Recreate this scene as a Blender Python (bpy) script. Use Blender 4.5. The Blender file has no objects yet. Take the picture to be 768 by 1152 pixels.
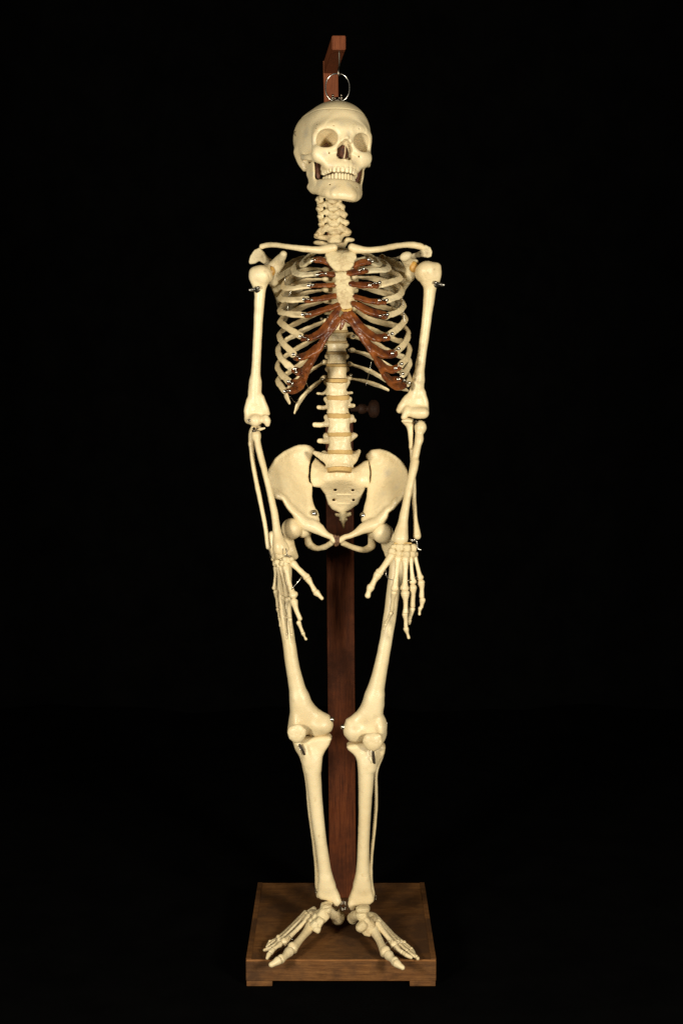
# An articulated study skeleton hanging from a wooden stand, against black.
import bpy, math, random
import numpy as np
from mathutils import Vector, Matrix

random.seed(7)
rng = np.random.default_rng(11)
scene = bpy.context.scene
COL = scene.collection

# ------------------------------------------------------------------ camera
FPX, TILT = 1640.0, math.radians(6.44)
BASE_TOP = 0.062
CAM = np.array([0.0, -3.0, BASE_TOP + 1.249])
FWD = np.array([0, math.cos(TILT), -math.sin(TILT)])
UPV = np.array([0, math.sin(TILT), math.cos(TILT)])
cam_d = bpy.data.cameras.new("camera")
cam = bpy.data.objects.new("camera", cam_d)
COL.objects.link(cam)
cam.location = CAM
cam.rotation_euler = (math.pi / 2 - TILT, 0, 0)
cam_d.sensor_fit = 'VERTICAL'
cam_d.sensor_height = 36.0
cam_d.lens = 36.0 * FPX / 1152.0
cam_d.clip_end = 100
scene.camera = cam


def ray(px, py):
    return np.array([(px - 384.0) / FPX, 0, 0]) - UPV * ((py - 576.0) / FPX) + FWD


def P(px, py, Y):
    """A point of the place: where the sight line of the traced outline meets depth Y."""
    d = ray(px, py)
    return CAM + d * ((Y - CAM[1]) / d[1])


def PZ(px, py, Z):
    d = ray(px, py)
    return CAM + d * ((Z - CAM[2]) / d[2])


def mpp(p):
    return float((np.asarray(p) - CAM) @ FWD) / FPX


CROP = dict(A=(310, 30, 5.486), B=(270, 200, 5.908), C=(370, 200, 5.908), D=(300, 320, 7.68),
            E=(370, 320, 5.908), F=(300, 440, 4.518), G=(265, 280, 5.243), H=(435, 280, 5.243),
            I=(270, 470, 4.433), J=(390, 470, 4.427), K=(300, 690, 4.8), L=(320, 860, 5.76),
            M=(265, 970, 3.2), N=(300, 280, 8.533), O=(380, 280, 8.533), Q=(300, 360, 8.533),
            R=(380, 360, 8.533), S=(295, 595, 8.8625), T=(400, 595, 8.533), U=(290, 1000, 7.68),
            V=(380, 1000, 7.68), W=(345, 260, 8.8625), X=(345, 210, 10.97), Y=(325, 110, 7.68),
            AA=(345, 30, 10.97), AB=(345, 360, 5.908), AC=(265, 455, 14.4), AD=(440, 450, 14.4),
            px=(0, 0, 1.0))


def tr(crop, pts):
    """traced (x, y, depth, radius) -> world (X, Y, Z, r)"""
    ox, oy, s = CROP[crop]
    out = []
    for q in pts:
        w = P(ox + q[0] / s, oy + q[1] / s, q[2])
        r = (q[3] if len(q) > 3 else 0) / s * mpp(w)
        out.append((w[0], w[1], w[2], r))
    return np.array(out)


def trf(crop, pts):
    """the same for feet: third value is the height above the base board"""
    ox, oy, s = CROP[crop]
    out = []
    for q in pts:
        w = PZ(ox + q[0] / s, oy + q[1] / s, BASE_TOP + q[2])
        r = (q[3] if len(q) > 3 else 0) / s * mpp(w)
        out.append((w[0], w[1], w[2], r))
    return np.array(out)


# ------------------------------------------------------------------ solid modelling with distance fields
def smin(a, b, k):
    if k <= 0:
        return np.minimum(a, b)
    h = np.maximum(k - np.abs(a - b), 0) / k
    return np.minimum(a, b) - h * h * k * 0.25


def smax(a, b, k):
    return -smin(-a, -b, k)


def unit(v):
    v = np.asarray(v, float)
    return v / (np.linalg.norm(v) + 1e-12)


def catmull(pts, sub):
    pts = np.asarray(pts, float)
    if len(pts) < 3 or sub <= 1:
        return pts
    ext = np.vstack([2 * pts[0] - pts[1], pts, 2 * pts[-1] - pts[-2]])
    out = []
    for i in range(1, len(ext) - 2):
        p0, p1, p2, p3 = ext[i - 1:i + 3]
        d01 = max(np.linalg.norm(p1[:3] - p0[:3]), 1e-6) ** .5
        d12 = max(np.linalg.norm(p2[:3] - p1[:3]), 1e-6) ** .5
        d23 = max(np.linalg.norm(p3[:3] - p2[:3]), 1e-6) ** .5
        m1 = (p2 - p1) + d12 * ((p1 - p0) / d01 - (p2 - p0) / (d01 + d12))
        m2 = (p2 - p1) + d12 * ((p3 - p2) / d23 - (p3 - p1) / (d12 + d23))
        for t in np.arange(sub) / sub:
            t2, t3 = t * t, t ** 3
            out.append((2 * t3 - 3 * t2 + 1) * p1 + (t3 - 2 * t2 + t) * m1 + (-2 * t3 + 3 * t2) * p2 + (t3 - t2) * m2)
    out.append(ext[-2])
    return np.array(out)


class Tube:
    def __init__(s, pts, sub=5, axis=None, flat=1.0, square=False):
        s.p = catmull(pts, sub)
        s.p[:, 3] = np.maximum(s.p[:, 3], 4e-4)
        s.axis, s.flat, s.square = axis, flat, square
        if axis is not None:
            t = np.gradient(s.p[:, :3], axis=0)
            t /= np.linalg.norm(t, axis=1)[:, None] + 1e-12
            A = np.array([axis(q) if callable(axis) else axis for q in s.p[:, :3]], float)
            A -= t * (A * t).sum(1)[:, None]
            s.A = A / (np.linalg.norm(A, axis=1)[:, None] + 1e-9)
        r = s.p[:, 3].max()
        s.lo, s.hi = s.p[:, :3].min(0) - r, s.p[:, :3].max(0) + r

    def __call__(s, g, sl, pad):
        lo0 = [q.start for q in sl]
        out = np.full([q.stop - q.start for q in sl], 1.0, np.float32)
        for n, (a, b) in enumerate(zip(s.p[:-1], s.p[1:])):
            r = max(a[3], b[3]) + pad
            ss = g.sl(np.minimum(a[:3], b[:3]) - r, np.maximum(a[:3], b[:3]) + r)
            ss = tuple(slice(max(q.start, w.start), min(q.stop, w.stop)) for q, w in zip(ss, sl))
            if any(q.stop <= q.start for q in ss):
                continue
            x, y, z = g.xyz(ss)
            ab = b[:3] - a[:3]
            L = ab @ ab + 1e-14
            dx, dy, dz = x - a[0], y - a[1], z - a[2]
            t = np.clip((dx * ab[0] + dy * ab[1] + dz * ab[2]) / L, 0, 1)
            dx, dy, dz = dx - t * ab[0], dy - t * ab[1], dz - t * ab[2]
            d2 = dx * dx + dy * dy + dz * dz
            if s.axis is not None:
                p, e = s.A[n], s.A[n + 1] - s.A[n]
                c = dx * (p[0] + t * e[0]) + dy * (p[1] + t * e[1]) + dz * (p[2] + t * e[2])
                if s.square:
                    d2 = np.sqrt(np.maximum(d2 - c * c, 0) ** 2 + (c / s.flat) ** 4)
                else:
                    d2 = d2 + c * c * (1 / s.flat ** 2 - 1)
            d = (np.sqrt(np.maximum(d2, 0)) - (a[3] + t * (b[3] - a[3]))) * min(1, s.flat)
            o = tuple(slice(q.start - l, q.stop - l) for q, l in zip(ss, lo0))
            out[o] = np.minimum(out[o], d)
        return out


class Ell:
    """ellipsoid; p = 2 round, larger = boxier"""
    def __init__(s, c, r, rot=None, p=2.0):
        s.c, s.r, s.p = np.asarray(c, float)[:3], np.asarray(r, float), p
        s.R = np.eye(3) if rot is None else np.asarray(rot)
        e = np.sqrt((s.R ** 2) @ (s.r ** 2)) if p <= 2 else np.abs(s.R) @ s.r
        s.lo, s.hi = s.c - e, s.c + e

    def __call__(s, g, sl, pad):
        x, y, z = g.xyz(sl)
        x, y, z = x - s.c[0], y - s.c[1], z - s.c[2]
        R = s.R
        u = (x * R[0, 0] + y * R[1, 0] + z * R[2, 0]) / s.r[0]
        v = (x * R[0, 1] + y * R[1, 1] + z * R[2, 1]) / s.r[1]
        w = (x * R[0, 2] + y * R[1, 2] + z * R[2, 2]) / s.r[2]
        if s.p == 2.0:
            k = np.sqrt(u * u + v * v + w * w)
            k2 = np.sqrt((u / s.r[0]) ** 2 + (v / s.r[1]) ** 2 + (w / s.r[2]) ** 2) + 1e-9
            return k * (k - 1) / k2
        k = (np.abs(u) ** s.p + np.abs(v) ** s.p + np.abs(w) ** s.p) ** (1 / s.p)
        return (k - 1) * s.r.min()


class Drum:
    """vertebral body: waisted elliptic cylinder"""
    def __init__(s, c, rx, ry, hz, waist=.1, tilt=0.0, roll=0.0, k=.003, dish=0.0):
        s.c, s.rx, s.ry, s.hz, s.w, s.k, s.dish = np.asarray(c)[:3], rx, ry, hz, waist, k, dish
        s.R = np.array(Matrix.Rotation(roll, 3, 'Y') @ Matrix.Rotation(tilt, 3, 'X'))
        m = math.hypot(max(rx, ry) * (1 + abs(min(0, waist))), hz)
        s.lo, s.hi = s.c - m, s.c + m

    def __call__(s, g, sl, pad):
        x, y, z = g.xyz(sl)
        x, y, z = x - s.c[0], y - s.c[1], z - s.c[2]
        R = s.R
        u = x * R[0, 0] + y * R[1, 0] + z * R[2, 0]
        v = x * R[0, 1] + y * R[1, 1] + z * R[2, 1]
        w = x * R[0, 2] + y * R[1, 2] + z * R[2, 2]
        f = 1 - s.w * (1 - np.clip((w / s.hz) ** 2, 0, 1.2))
        d = (np.sqrt((u / s.rx) ** 2 + (v / s.ry) ** 2) - f) * min(s.rx, s.ry)
        ww = w - s.dish * ((u / s.rx) ** 2)
        return smax(d, np.abs(ww) - s.hz, s.k)


class Sheet:
    """a thin curved plate of bone: outline seen from the front, depth from scattered points"""
    def __init__(s, outline, ctrl=(), th=.003, k=.003):
        o = np.asarray(outline, float)
        c = np.vstack([o[:, :3]] + ([np.asarray(ctrl, float)[:, :3]] if len(ctrl) else []))
        s.poly = o[:, [0, 2]]
        s.th, s.k = th, k
        s.q = c[:, [0, 2]]
        n = len(s.q)
        K = s.phi(np.linalg.norm(s.q[:, None] - s.q[None], axis=2))
        A = np.zeros((n + 3, n + 3))
        A[:n, :n] = K + np.eye(n) * 2e-4
        A[:n, n], A[:n, n + 1:] = 1, s.q
        A[n:, :n] = A[:n, n:].T
        s.wt = np.linalg.solve(A, np.concatenate([c[:, 1], np.zeros(3)]))
        m = 3 * th
        s.lo = np.array([o[:, 0].min() - m, c[:, 1].min() - .02, o[:, 2].min() - m])
        s.hi = np.array([o[:, 0].max() + m, c[:, 1].max() + .02, o[:, 2].max() + m])

    @staticmethod
    def phi(r):
        return np.where(r > 1e-9, r * r * np.log(r + 1e-12), 0)

    def depth(s, X, Z):
        n = len(s.q)
        y = s.wt[n] + s.wt[n + 1] * X + s.wt[n + 2] * Z
        for i in range(n):
            y = y + s.wt[i] * s.phi(np.sqrt((X - s.q[i, 0]) ** 2 + (Z - s.q[i, 1]) ** 2))
        return y

    def __call__(s, g, sl, pad):
        x, y, z = g.xyz(sl)
        X, Z = np.broadcast_arrays(x[:, 0, :].astype(float), z[:, 0, :].astype(float))
        d2 = poly_sd(s.poly, X, Z)
        Y = s.depth(X, Z)
        if Y.shape[0] > 1 and Y.shape[1] > 1:
            gx, gz = np.gradient(Y, g.v)
        else:
            gx = gz = np.zeros_like(Y)
        n = np.sqrt(1 + np.clip(gx * gx + gz * gz, 0, 6))
        return smax(d2[:, None, :], np.abs(y - Y[:, None, :]) / n[:, None, :] - s.th, s.k)


def poly_sd(poly, X, Z):
    d = np.full(X.shape, 1e9)
    ins = np.zeros(X.shape, bool)
    for a, b in zip(poly, np.roll(poly, -1, 0)):
        e = b - a
        wx, wz = X - a[0], Z - a[1]
        t = np.clip((wx * e[0] + wz * e[1]) / (e @ e + 1e-14), 0, 1)
        d = np.minimum(d, (wx - t * e[0]) ** 2 + (wz - t * e[1]) ** 2)
        c = ((a[1] > Z) != (b[1] > Z)) & (X < e[0] * (Z - a[1]) / (e[1] + 1e-14 * (e[1] == 0)) + a[0])
        ins ^= c
    d = np.sqrt(d)
    return np.where(ins, -d, d)


class Grid:
    def __init__(s, lo, hi, v):
        s.o, s.v = np.asarray(lo, float), v
        s.n = np.ceil((np.asarray(hi) - s.o) / v).astype(int) + 1
        s.ax = [(s.o[i] + v * np.arange(s.n[i])).astype(np.float32) for i in range(3)]

    def sl(s, lo, hi):
        a = np.clip(np.floor((lo - s.o) / s.v).astype(int), 0, s.n)
        b = np.clip(np.ceil((hi - s.o) / s.v).astype(int) + 1, 0, s.n)
        return tuple(slice(int(i), int(max(i, j))) for i, j in zip(a, b))

    def xyz(s, sl):
        return (s.ax[0][sl[0]][:, None, None], s.ax[1][sl[1]][None, :, None], s.ax[2][sl[2]][None, None, :])


LAT = rng.random((32, 32, 32)).astype(np.float32) - .5


def vnoise(x, y, z, scale):
    p = [np.asarray(a) / scale for a in (x, y, z)]
    i = [np.floor(a).astype(int) for a in p]
    f = [a - b for a, b in zip(p, i)]
    f = [a * a * (3 - 2 * a) for a in f]
    out = 0
    for dx in (0, 1):
        for dy in (0, 1):
            for dz in (0, 1):
                w = (f[0] if dx else 1 - f[0]) * (f[1] if dy else 1 - f[1]) * (f[2] if dz else 1 - f[2])
                out = out + w * LAT[(i[0] + dx) & 31, (i[1] + dy) & 31, (i[2] + dz) & 31]
    return out


class Solid:
    def __init__(s, v=.0012):
        s.ops, s.v = [], v

    def add(s, prim, k=.004):
        s.ops.append((1, prim, k)); return s

    def cut(s, prim, k=.002):
        s.ops.append((-1, prim, k)); return s

    def mesh(s, lump=.0004, scale=.012):
        v = s.v
        lo = np.min([p.lo for o, p, k in s.ops if o > 0], 0) - 4 * v - .001
        hi = np.max([p.hi for o, p, k in s.ops if o > 0], 0) + 4 * v + .001
        g = Grid(lo, hi, v)
        d = np.full(g.n, 1.0, np.float32)
        for o, p, k in s.ops:
            pad = k + 2.5 * v
            sl = g.sl(p.lo - pad, p.hi + pad)
            if any(q.stop <= q.start for q in sl):
                continue
            f = p(g, sl, pad)
            d[sl] = smin(d[sl], f, k) if o > 0 else smax(d[sl], -f, k)
        if lump > 0:
            i = np.nonzero(np.abs(d) < 3 * v)
            X = [g.ax[a][i[a]] for a in range(3)]
            d[i] += lump * 2 * (vnoise(*X, scale) + .5 * vnoise(*X, scale * .37))
        return nets(d, g.o, v)


CO = np.array([(i, j, k) for i in (0, 1) for j in (0, 1) for k in (0, 1)])
ED = [(a, b) for a in range(8) for b in range(a + 1, 8) if np.abs(CO[a] - CO[b]).sum() == 1]


def nets(d, o, v):
    """surface nets: one vertex for each cell the surface crosses"""
    s = d < 0
    n = np.array(d.shape)
    cnt = np.zeros(n - 1, np.int8)
    for c in CO:
        cnt += s[c[0]:n[0] - 1 + c[0], c[1]:n[1] - 1 + c[1], c[2]:n[2] - 1 + c[2]]
    act = np.argwhere((cnt > 0) & (cnt < 8))
    ids = np.full(n - 1, -1, np.int32)
    ids[tuple(act.T)] = np.arange(len(act))
    val = np.stack([d[tuple((act + c).T)] for c in CO], 1)
    acc = np.zeros((len(act), 3)); num = np.zeros(len(act))
    for a, b in ED:
        m = (val[:, a] < 0) != (val[:, b] < 0)
        t = val[m, a] / (val[m, a] - val[m, b])
        acc[m] += CO[a] + t[:, None] * (CO[b] - CO[a])
        num[m] += 1
    vert = o + v * (act + acc / num[:, None])
    faces = []
    for ax in range(3):
        e = np.zeros(3, int); e[ax] = 1
        a = s[:n[0] - e[0], :n[1] - e[1], :n[2] - e[2]]
        b = s[e[0]:, e[1]:, e[2]:]
        idx = np.argwhere(a != b)
        u, w = [(1, 2), (2, 0), (0, 1)][ax]
        idx = idx[(idx[:, u] > 0) & (idx[:, w] > 0)]
        eu = np.zeros(3, int); eu[u] = 1
        ew = np.zeros(3, int); ew[w] = 1
        q = np.stack([ids[tuple((idx - eu - ew).T)], ids[tuple((idx - ew).T)], ids[tuple(idx.T)], ids[tuple((idx - eu).T)]], 1)
        fl = ~a[tuple(idx.T)]
        q[fl] = q[fl][:, ::-1]
        faces.append(q)
    faces = np.vstack(faces)
    faces = faces[(faces >= 0).all(1)]
    return vert, faces


def relax(v, f, w, n):
    """even out a surface; w is the strength at each vertex"""
    e = np.vstack([f[:, [0, 1]], f[:, [1, 2]], f[:, [2, 3]], f[:, [3, 0]]])
    cnt = np.bincount(e[:, 0], minlength=len(v)).astype(float)[:, None]
    for _ in range(n):
        acc = np.stack([np.bincount(e[:, 0], v[e[:, 1], k], minlength=len(v)) for k in range(3)], 1)
        v = v + w[:, None] * (acc / np.maximum(cnt, 1) - v)
    return v


# ------------------------------------------------------------------ objects
ORIGIN = {}


def link_mesh(name, verts, faces, mat, parent=None, smooth=True, label=None):
    verts = np.asarray(verts, float)
    c = 0.5 * (verts.min(0) + verts.max(0))
    me = bpy.data.meshes.new(name)
    if isinstance(faces, np.ndarray):
        nv, nf = len(verts), len(faces)
        me.vertices.add(nv)
        me.vertices.foreach_set("co", (verts - c).astype(np.float32).ravel())
        me.loops.add(nf * 4)
        me.loops.foreach_set("vertex_index", faces.astype(np.int32).ravel())
        me.polygons.add(nf)
        me.polygons.foreach_set("loop_start", np.arange(0, nf * 4, 4, dtype=np.int32))
        me.update(calc_edges=True)
        me.validate()
    else:
        me.from_pydata((verts - c).tolist(), [], faces)
    if smooth:
        me.polygons.foreach_set("use_smooth", np.ones(len(me.polygons), bool))
    me.materials.append(mat)
    me.update()
    o = bpy.data.objects.new(name, me)
    COL.objects.link(o)
    ORIGIN[o.name] = c
    if parent is not None:
        o.parent = parent
        o.location = c - ORIGIN[parent.name]
    else:
        o.location = c
    if label:
        o['label'] = label
    return o


def root(name, loc, label, cat):
    o = bpy.data.objects.new(name, None)
    COL.objects.link(o)
    o.empty_display_size = .05
    o.location = loc
    ORIGIN[o.name] = np.asarray(loc, float)
    o['label'], o['category'] = label, cat
    return o


def bone(name, solid, parent, mat=None, lump=.0004, scale=.012, label=None):
    v, f = solid.mesh(lump, scale)
    return link_mesh(name, v, f, mat or BONE, parent, True, label)


def sweep(pts, r, n=8, sub=6, closed=False):
    """wire: returns verts, faces"""
    pts = np.asarray(pts, float)
    if sub > 1 and not closed:
        pts = catmull(np.hstack([pts[:, :3], np.zeros((len(pts), 1))]), sub)[:, :3]
    m = len(pts)
    vs, fs = [], []
    prev = None
    for i in range(m):
        t = unit(pts[(i + 1) % m] - pts[i - 1]) if closed else unit(pts[min(i + 1, m - 1)] - pts[max(i - 1, 0)])
        if prev is None:
            a = unit(np.cross(t, [0.3, 0.2, 1] if abs(t[2]) < .9 else [1, 0.2, 0.1]))
        else:
            a = unit(prev - t * (prev @ t))
        prev = a
        b = np.cross(t, a)
        for k in range(n):
            an = 2 * math.pi * k / n
            vs.append(pts[i] + r * (math.cos(an) * a + math.sin(an) * b))
    for i in range(m if closed else m - 1):
        j = (i + 1) % m
        for k in range(n):
            k2 = (k + 1) % n
            fs.append((i * n + k, i * n + k2, j * n + k2, j * n + k))
    if not closed:
        fs.append(tuple(range(n - 1, -1, -1)))
        fs.append(tuple((m - 1) * n + k for k in range(n)))
    return np.array(vs), fs


def merge(*parts):
    V, F, o = [], [], 0
    for v, f in parts:
        V.append(np.asarray(v))
        F += [tuple(int(i) + o for i in q) for q in f]
        o += len(v)
    return np.vstack(V), F


def ball(c, r, n=14, m=9):
    c = np.asarray(c, float)[:3]
    r = np.ones(3) * r
    vs = [c + r * (0, 0, 1)]
    for i in range(1, m):
        th = math.pi * i / m
        for k in range(n):
            a = 2 * math.pi * k / n
            vs.append(c + r * (math.sin(th) * math.cos(a), math.sin(th) * math.sin(a), math.cos(th)))
    vs.append(c - r * (0, 0, 1))
    fs = [(0, 1 + k, 1 + (k + 1) % n) for k in range(n)]
    for i in range(m - 2):
        for k in range(n):
            a = 1 + i * n
            fs.append((a + k, a + n + k, a + n + (k + 1) % n, a + (k + 1) % n))
    a = 1 + (m - 2) * n
    fs += [(len(vs) - 1, a + (k + 1) % n, a + k) for k in range(n)]
    return np.array(vs), fs


def lathe(c, axis, prof, n=20):
    """prof: (distance along axis, radius)"""
    axis = unit(axis)
    a = unit(np.cross(axis, [0, 0, 1] if abs(axis[2]) < .9 else [1, 0, 0]))
    b = np.cross(axis, a)
    vs, fs = [], []
    for h, r in prof:
        for k in range(n):
            an = 2 * math.pi * k / n
            vs.append(np.asarray(c) + axis * h + r * (math.cos(an) * a + math.sin(an) * b))
    for i in range(len(prof) - 1):
        for k in range(n):
            k2 = (k + 1) % n
            fs.append((i * n + k, i * n + k2, (i + 1) * n + k2, (i + 1) * n + k))
    fs.append(tuple(range(n - 1, -1, -1)))
    fs.append(tuple((len(prof) - 1) * n + k for k in range(n)))
    return np.array(vs), fs


def box(lo, hi, bev=.002):
    """bevelled box as verts and faces"""
    import bmesh
    bm = bmesh.new()
    bmesh.ops.create_cube(bm, size=1)
    lo, hi = np.asarray(lo), np.asarray(hi)
    for q in bm.verts:
        q.co = Vector(lo + (np.array(q.co) + .5) * (hi - lo))
    if bev:
        bmesh.ops.bevel(bm, geom=bm.edges[:], offset=bev, segments=3, profile=.6, affect='EDGES')
    bm.verts.index_update()
    r = np.array([q.co[:] for q in bm.verts]), [tuple(q.index for q in f.verts) for f in bm.faces]
    bm.free()
    return r


# ------------------------------------------------------------------ materials
def mat_new(name):
    m = bpy.data.materials.new(name)
    m.use_nodes = True
    nt = m.node_tree
    return m, nt, nt.nodes["Principled BSDF"]


def N(nt, kind, **kw):
    n = nt.nodes.new(kind)
    for k, v in kw.items():
        if k in n.inputs:
            n.inputs[k].default_value = v
        else:
            setattr(n, k, v)
    return n


def ramp(nt, fac, stops):
    r = nt.nodes.new('ShaderNodeValToRGB')
    e = r.color_ramp.elements
    while len(e) < len(stops):
        e.new(0.5)
    for q, (p, c) in zip(e, stops):
        q.position, q.color = p, (*c, 1)
    nt.links.new(fac, r.inputs[0])
    return r.outputs[0]


def mix(nt, fac, a, b, mode='MIX'):
    m = nt.nodes.new('ShaderNodeMix')
    m.data_type, m.blend_type = 'RGBA', mode
    for s, v in ((m.inputs[0], fac), (m.inputs[6], a), (m.inputs[7], b)):
        if isinstance(v, (int, float)):
            s.default_value = v
        elif isinstance(v, tuple):
            s.default_value = (*v, 1)
        else:
            nt.links.new(v, s)
    return m.outputs[2]


def coords(nt, stretch=(1, 1, 1)):
    tc = N(nt, 'ShaderNodeTexCoord')
    oi = N(nt, 'ShaderNodeObjectInfo')
    mp = N(nt, 'ShaderNodeMapping')
    mp.inputs['Scale'].default_value = stretch
    cb = N(nt, 'ShaderNodeCombineXYZ')
    mu = N(nt, 'ShaderNodeMath', operation='MULTIPLY')
    mu.inputs[1].default_value = 7.0
    nt.links.new(oi.outputs['Random'], mu.inputs[0])
    for i in range(3):
        nt.links.new(mu.outputs[0], cb.inputs[i])
    nt.links.new(tc.outputs['Object'], mp.inputs['Vector'])
    nt.links.new(cb.outputs[0], mp.inputs['Location'])
    return mp.outputs[0], oi.outputs['Random']


def noise(nt, vec, scale, detail=4, rough=.55):
    n = N(nt, 'ShaderNodeTexNoise')
    n.inputs['Scale'].default_value = scale
    n.inputs['Detail'].default_value = detail
    n.inputs['Roughness'].default_value = rough
    nt.links.new(vec, n.inputs['Vector'])
    return n.outputs['Fac']


def bump(nt, bsdf, h, strength, dist):
    b = N(nt, 'ShaderNodeBump')
    b.inputs['Strength'].default_value = strength
    b.inputs['Distance'].default_value = dist
    nt.links.new(h, b.inputs['Height'])
    nt.links.new(b.outputs[0], bsdf.inputs['Normal'])


def bone_mat(name, c1, c2, stain, rough=.33, stain_lo=.60):
    m, nt, b = mat_new(name)
    v, rnd = coords(nt)
    base = ramp(nt, noise(nt, v, 11, 4, .55), [(.34, c2), (.62, c1)])
    tint = ramp(nt, rnd, [(0, (.90, .88, .84)), (1, (1.0, 1.0, 1.0))])
    base = mix(nt, 1.0, base, tint, 'MULTIPLY')
    st = ramp(nt, noise(nt, v, 55, 6, .7), [(stain_lo, (0, 0, 0)), (stain_lo + .2, (1, 1, 1))])
    base = mix(nt, st, base, stain)
    po = ramp(nt, noise(nt, v, 420, 2, .5), [(.72, (0, 0, 0)), (.82, (.5, .5, .5))])
    base = mix(nt, po, base, tuple(.55 * q for q in stain))
    nt.links.new(base, b.inputs['Base Color'])
    rr = ramp(nt, noise(nt, v, 60, 3), [(.3, (rough - .08,) * 3), (.7, (rough + .14,) * 3)])
    nt.links.new(rr, b.inputs['Roughness'])
    b.inputs['Specular IOR Level'].default_value = .5
    b.inputs['Subsurface Weight'].default_value = .06
    b.inputs['Subsurface Radius'].default_value = (1, .6, .3)
    b.inputs['Subsurface Scale'].default_value = .004
    ad = N(nt, 'ShaderNodeMath', operation='ADD')
    nt.links.new(noise(nt, v, 160, 5, .6), ad.inputs[0])
    nt.links.new(noise(nt, v, 700, 3, .6), ad.inputs[1])
    bump(nt, b, ad.outputs[0], .28 if stain_lo > .55 else .5, .0012)
    return m


def hit(o, px, py):
    """where the sight line through a photo pixel meets an object, in that object's own space"""
    from mathutils.bvhtree import BVHTree
    b = BVHTree.FromPolygons([q.co[:] for q in o.data.vertices], [tuple(f.vertices) for f in o.data.polygons])
    c = CAM - ORIGIN[o.name]
    r = b.ray_cast(Vector(c), Vector(ray(px, py)).normalized())
    return r[0]


def colour_patches(o, spots, name):
    """stains and other soft colour patches on one bone: (photo x, y, radius in m, colour, strength)"""
    m = o.data.materials[0].copy()
    m.name = name
    nt = m.node_tree
    bs = nt.nodes["Principled BSDF"]
    col = bs.inputs['Base Color'].links[0].from_socket
    tc = N(nt, 'ShaderNodeTexCoord')
    nz = N(nt, 'ShaderNodeTexNoise')
    nz.inputs['Scale'].default_value = 110
    nz.inputs['Detail'].default_value = 4
    nt.links.new(tc.outputs['Object'], nz.inputs['Vector'])
    for px, py, r, c, st in spots:
        p = hit(o, px, py)
        if p is None:
            continue
        d = N(nt, 'ShaderNodeVectorMath', operation='DISTANCE')
        d.inputs[1].default_value = p
        nt.links.new(tc.outputs['Object'], d.inputs[0])
        a = N(nt, 'ShaderNodeMath', operation='MULTIPLY_ADD')
        nt.links.new(nz.outputs['Fac'], a.inputs[0])
        a.inputs[1].default_value = r * 1.1
        nt.links.new(d.outputs['Value'], a.inputs[2])
        mr = N(nt, 'ShaderNodeMapRange')
        mr.inputs['From Min'].default_value, mr.inputs['From Max'].default_value = r * 1.6, r * .7
        mr.inputs['To Min'].default_value, mr.inputs['To Max'].default_value = 0, st
        nt.links.new(a.outputs[0], mr.inputs['Value'])
        col = mix(nt, mr.outputs[0], col, c)
    nt.links.new(col, bs.inputs['Base Color'])
    o.data.materials[0] = m


BONE = bone_mat('bone', (.81, .68, .435), (.71, .575, .345), (.52, .375, .19))
SPONGY = bone_mat('porous_bone', (.76, .645, .40), (.61, .485, .28), (.38, .265, .13), .55, .50)
DULL = bone_mat('dull_bone', (.68, .59, .39), (.56, .47, .30), (.28, .20, .12), .5, .55)  # darker, greyer bone for the shoulder blades and top ribs
TOOTH = bone_mat('tooth_enamel', (.86, .75, .52), (.80, .67, .42), (.60, .44, .22), .22, .68)


def plain(name, col, rough, metal=0.0, col2=None, scale=40, bmp=0.0, stretch=(1, 1, 1), spec=.5, coat=0, detail=5):
    m, nt, b = mat_new(name)
    v, rnd = coords(nt, stretch)
    nz = noise(nt, v, scale, detail, .6)
    nt.links.new(ramp(nt, nz, [(.33, col2 or tuple(.75 * c for c in col)), (.67, col)]), b.inputs['Base Color'])
    b.inputs['Roughness'].default_value = rough
    b.inputs['Metallic'].default_value = metal
    b.inputs['Specular IOR Level'].default_value = spec
    b.inputs['Coat Weight'].default_value = coat
    b.inputs['Coat Roughness'].default_value = .15
    if bmp:
        bump(nt, b, nz, bmp, .002)
    return m


CARTILAGE = plain('rib_cartilage', (.24, .070, .014), .38, 0, (.060, .014, .006), 60, .25, (1, 1, 1), .4, .15)
XIPHOID = plain('yellow_cartilage', (.56, .36, .09), .4, 0, (.44, .24, .05), 60, .2)
DISC = plain('disc_felt', (.55, .375, .145), .75, 0, (.44, .28, .095), 90, .3)
DISC_OLD = plain('aged_disc', (.46, .33, .15), .75, 0, (.36, .24, .10), 90, .3)
WASHER = plain('amber_washer', (.52, .30, .07), .45, 0, (.40, .20, .04), 60, .1)
STEEL = plain('polished_steel', (.66, .64, .59), .26, 1.0, (.50, .48, .44), 60)
GREY_STEEL = plain('dull_steel', (.42, .40, .36), .36, 1.0, (.28, .26, .23), 90)
DARKSTEEL = plain('tarnished_steel', (.30, .27, .22), .34, 1.0, (.14, .11, .08), 90)
RUST = plain('dark_strap', (.05, .035, .025), .55, .3, (.025, .018, .012), 120)
BLACK = plain('black_cloth', (.0016, .0016, .0016), .95, 0, (.0008, .0008, .0009), 8, 0, spec=.02)


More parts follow.
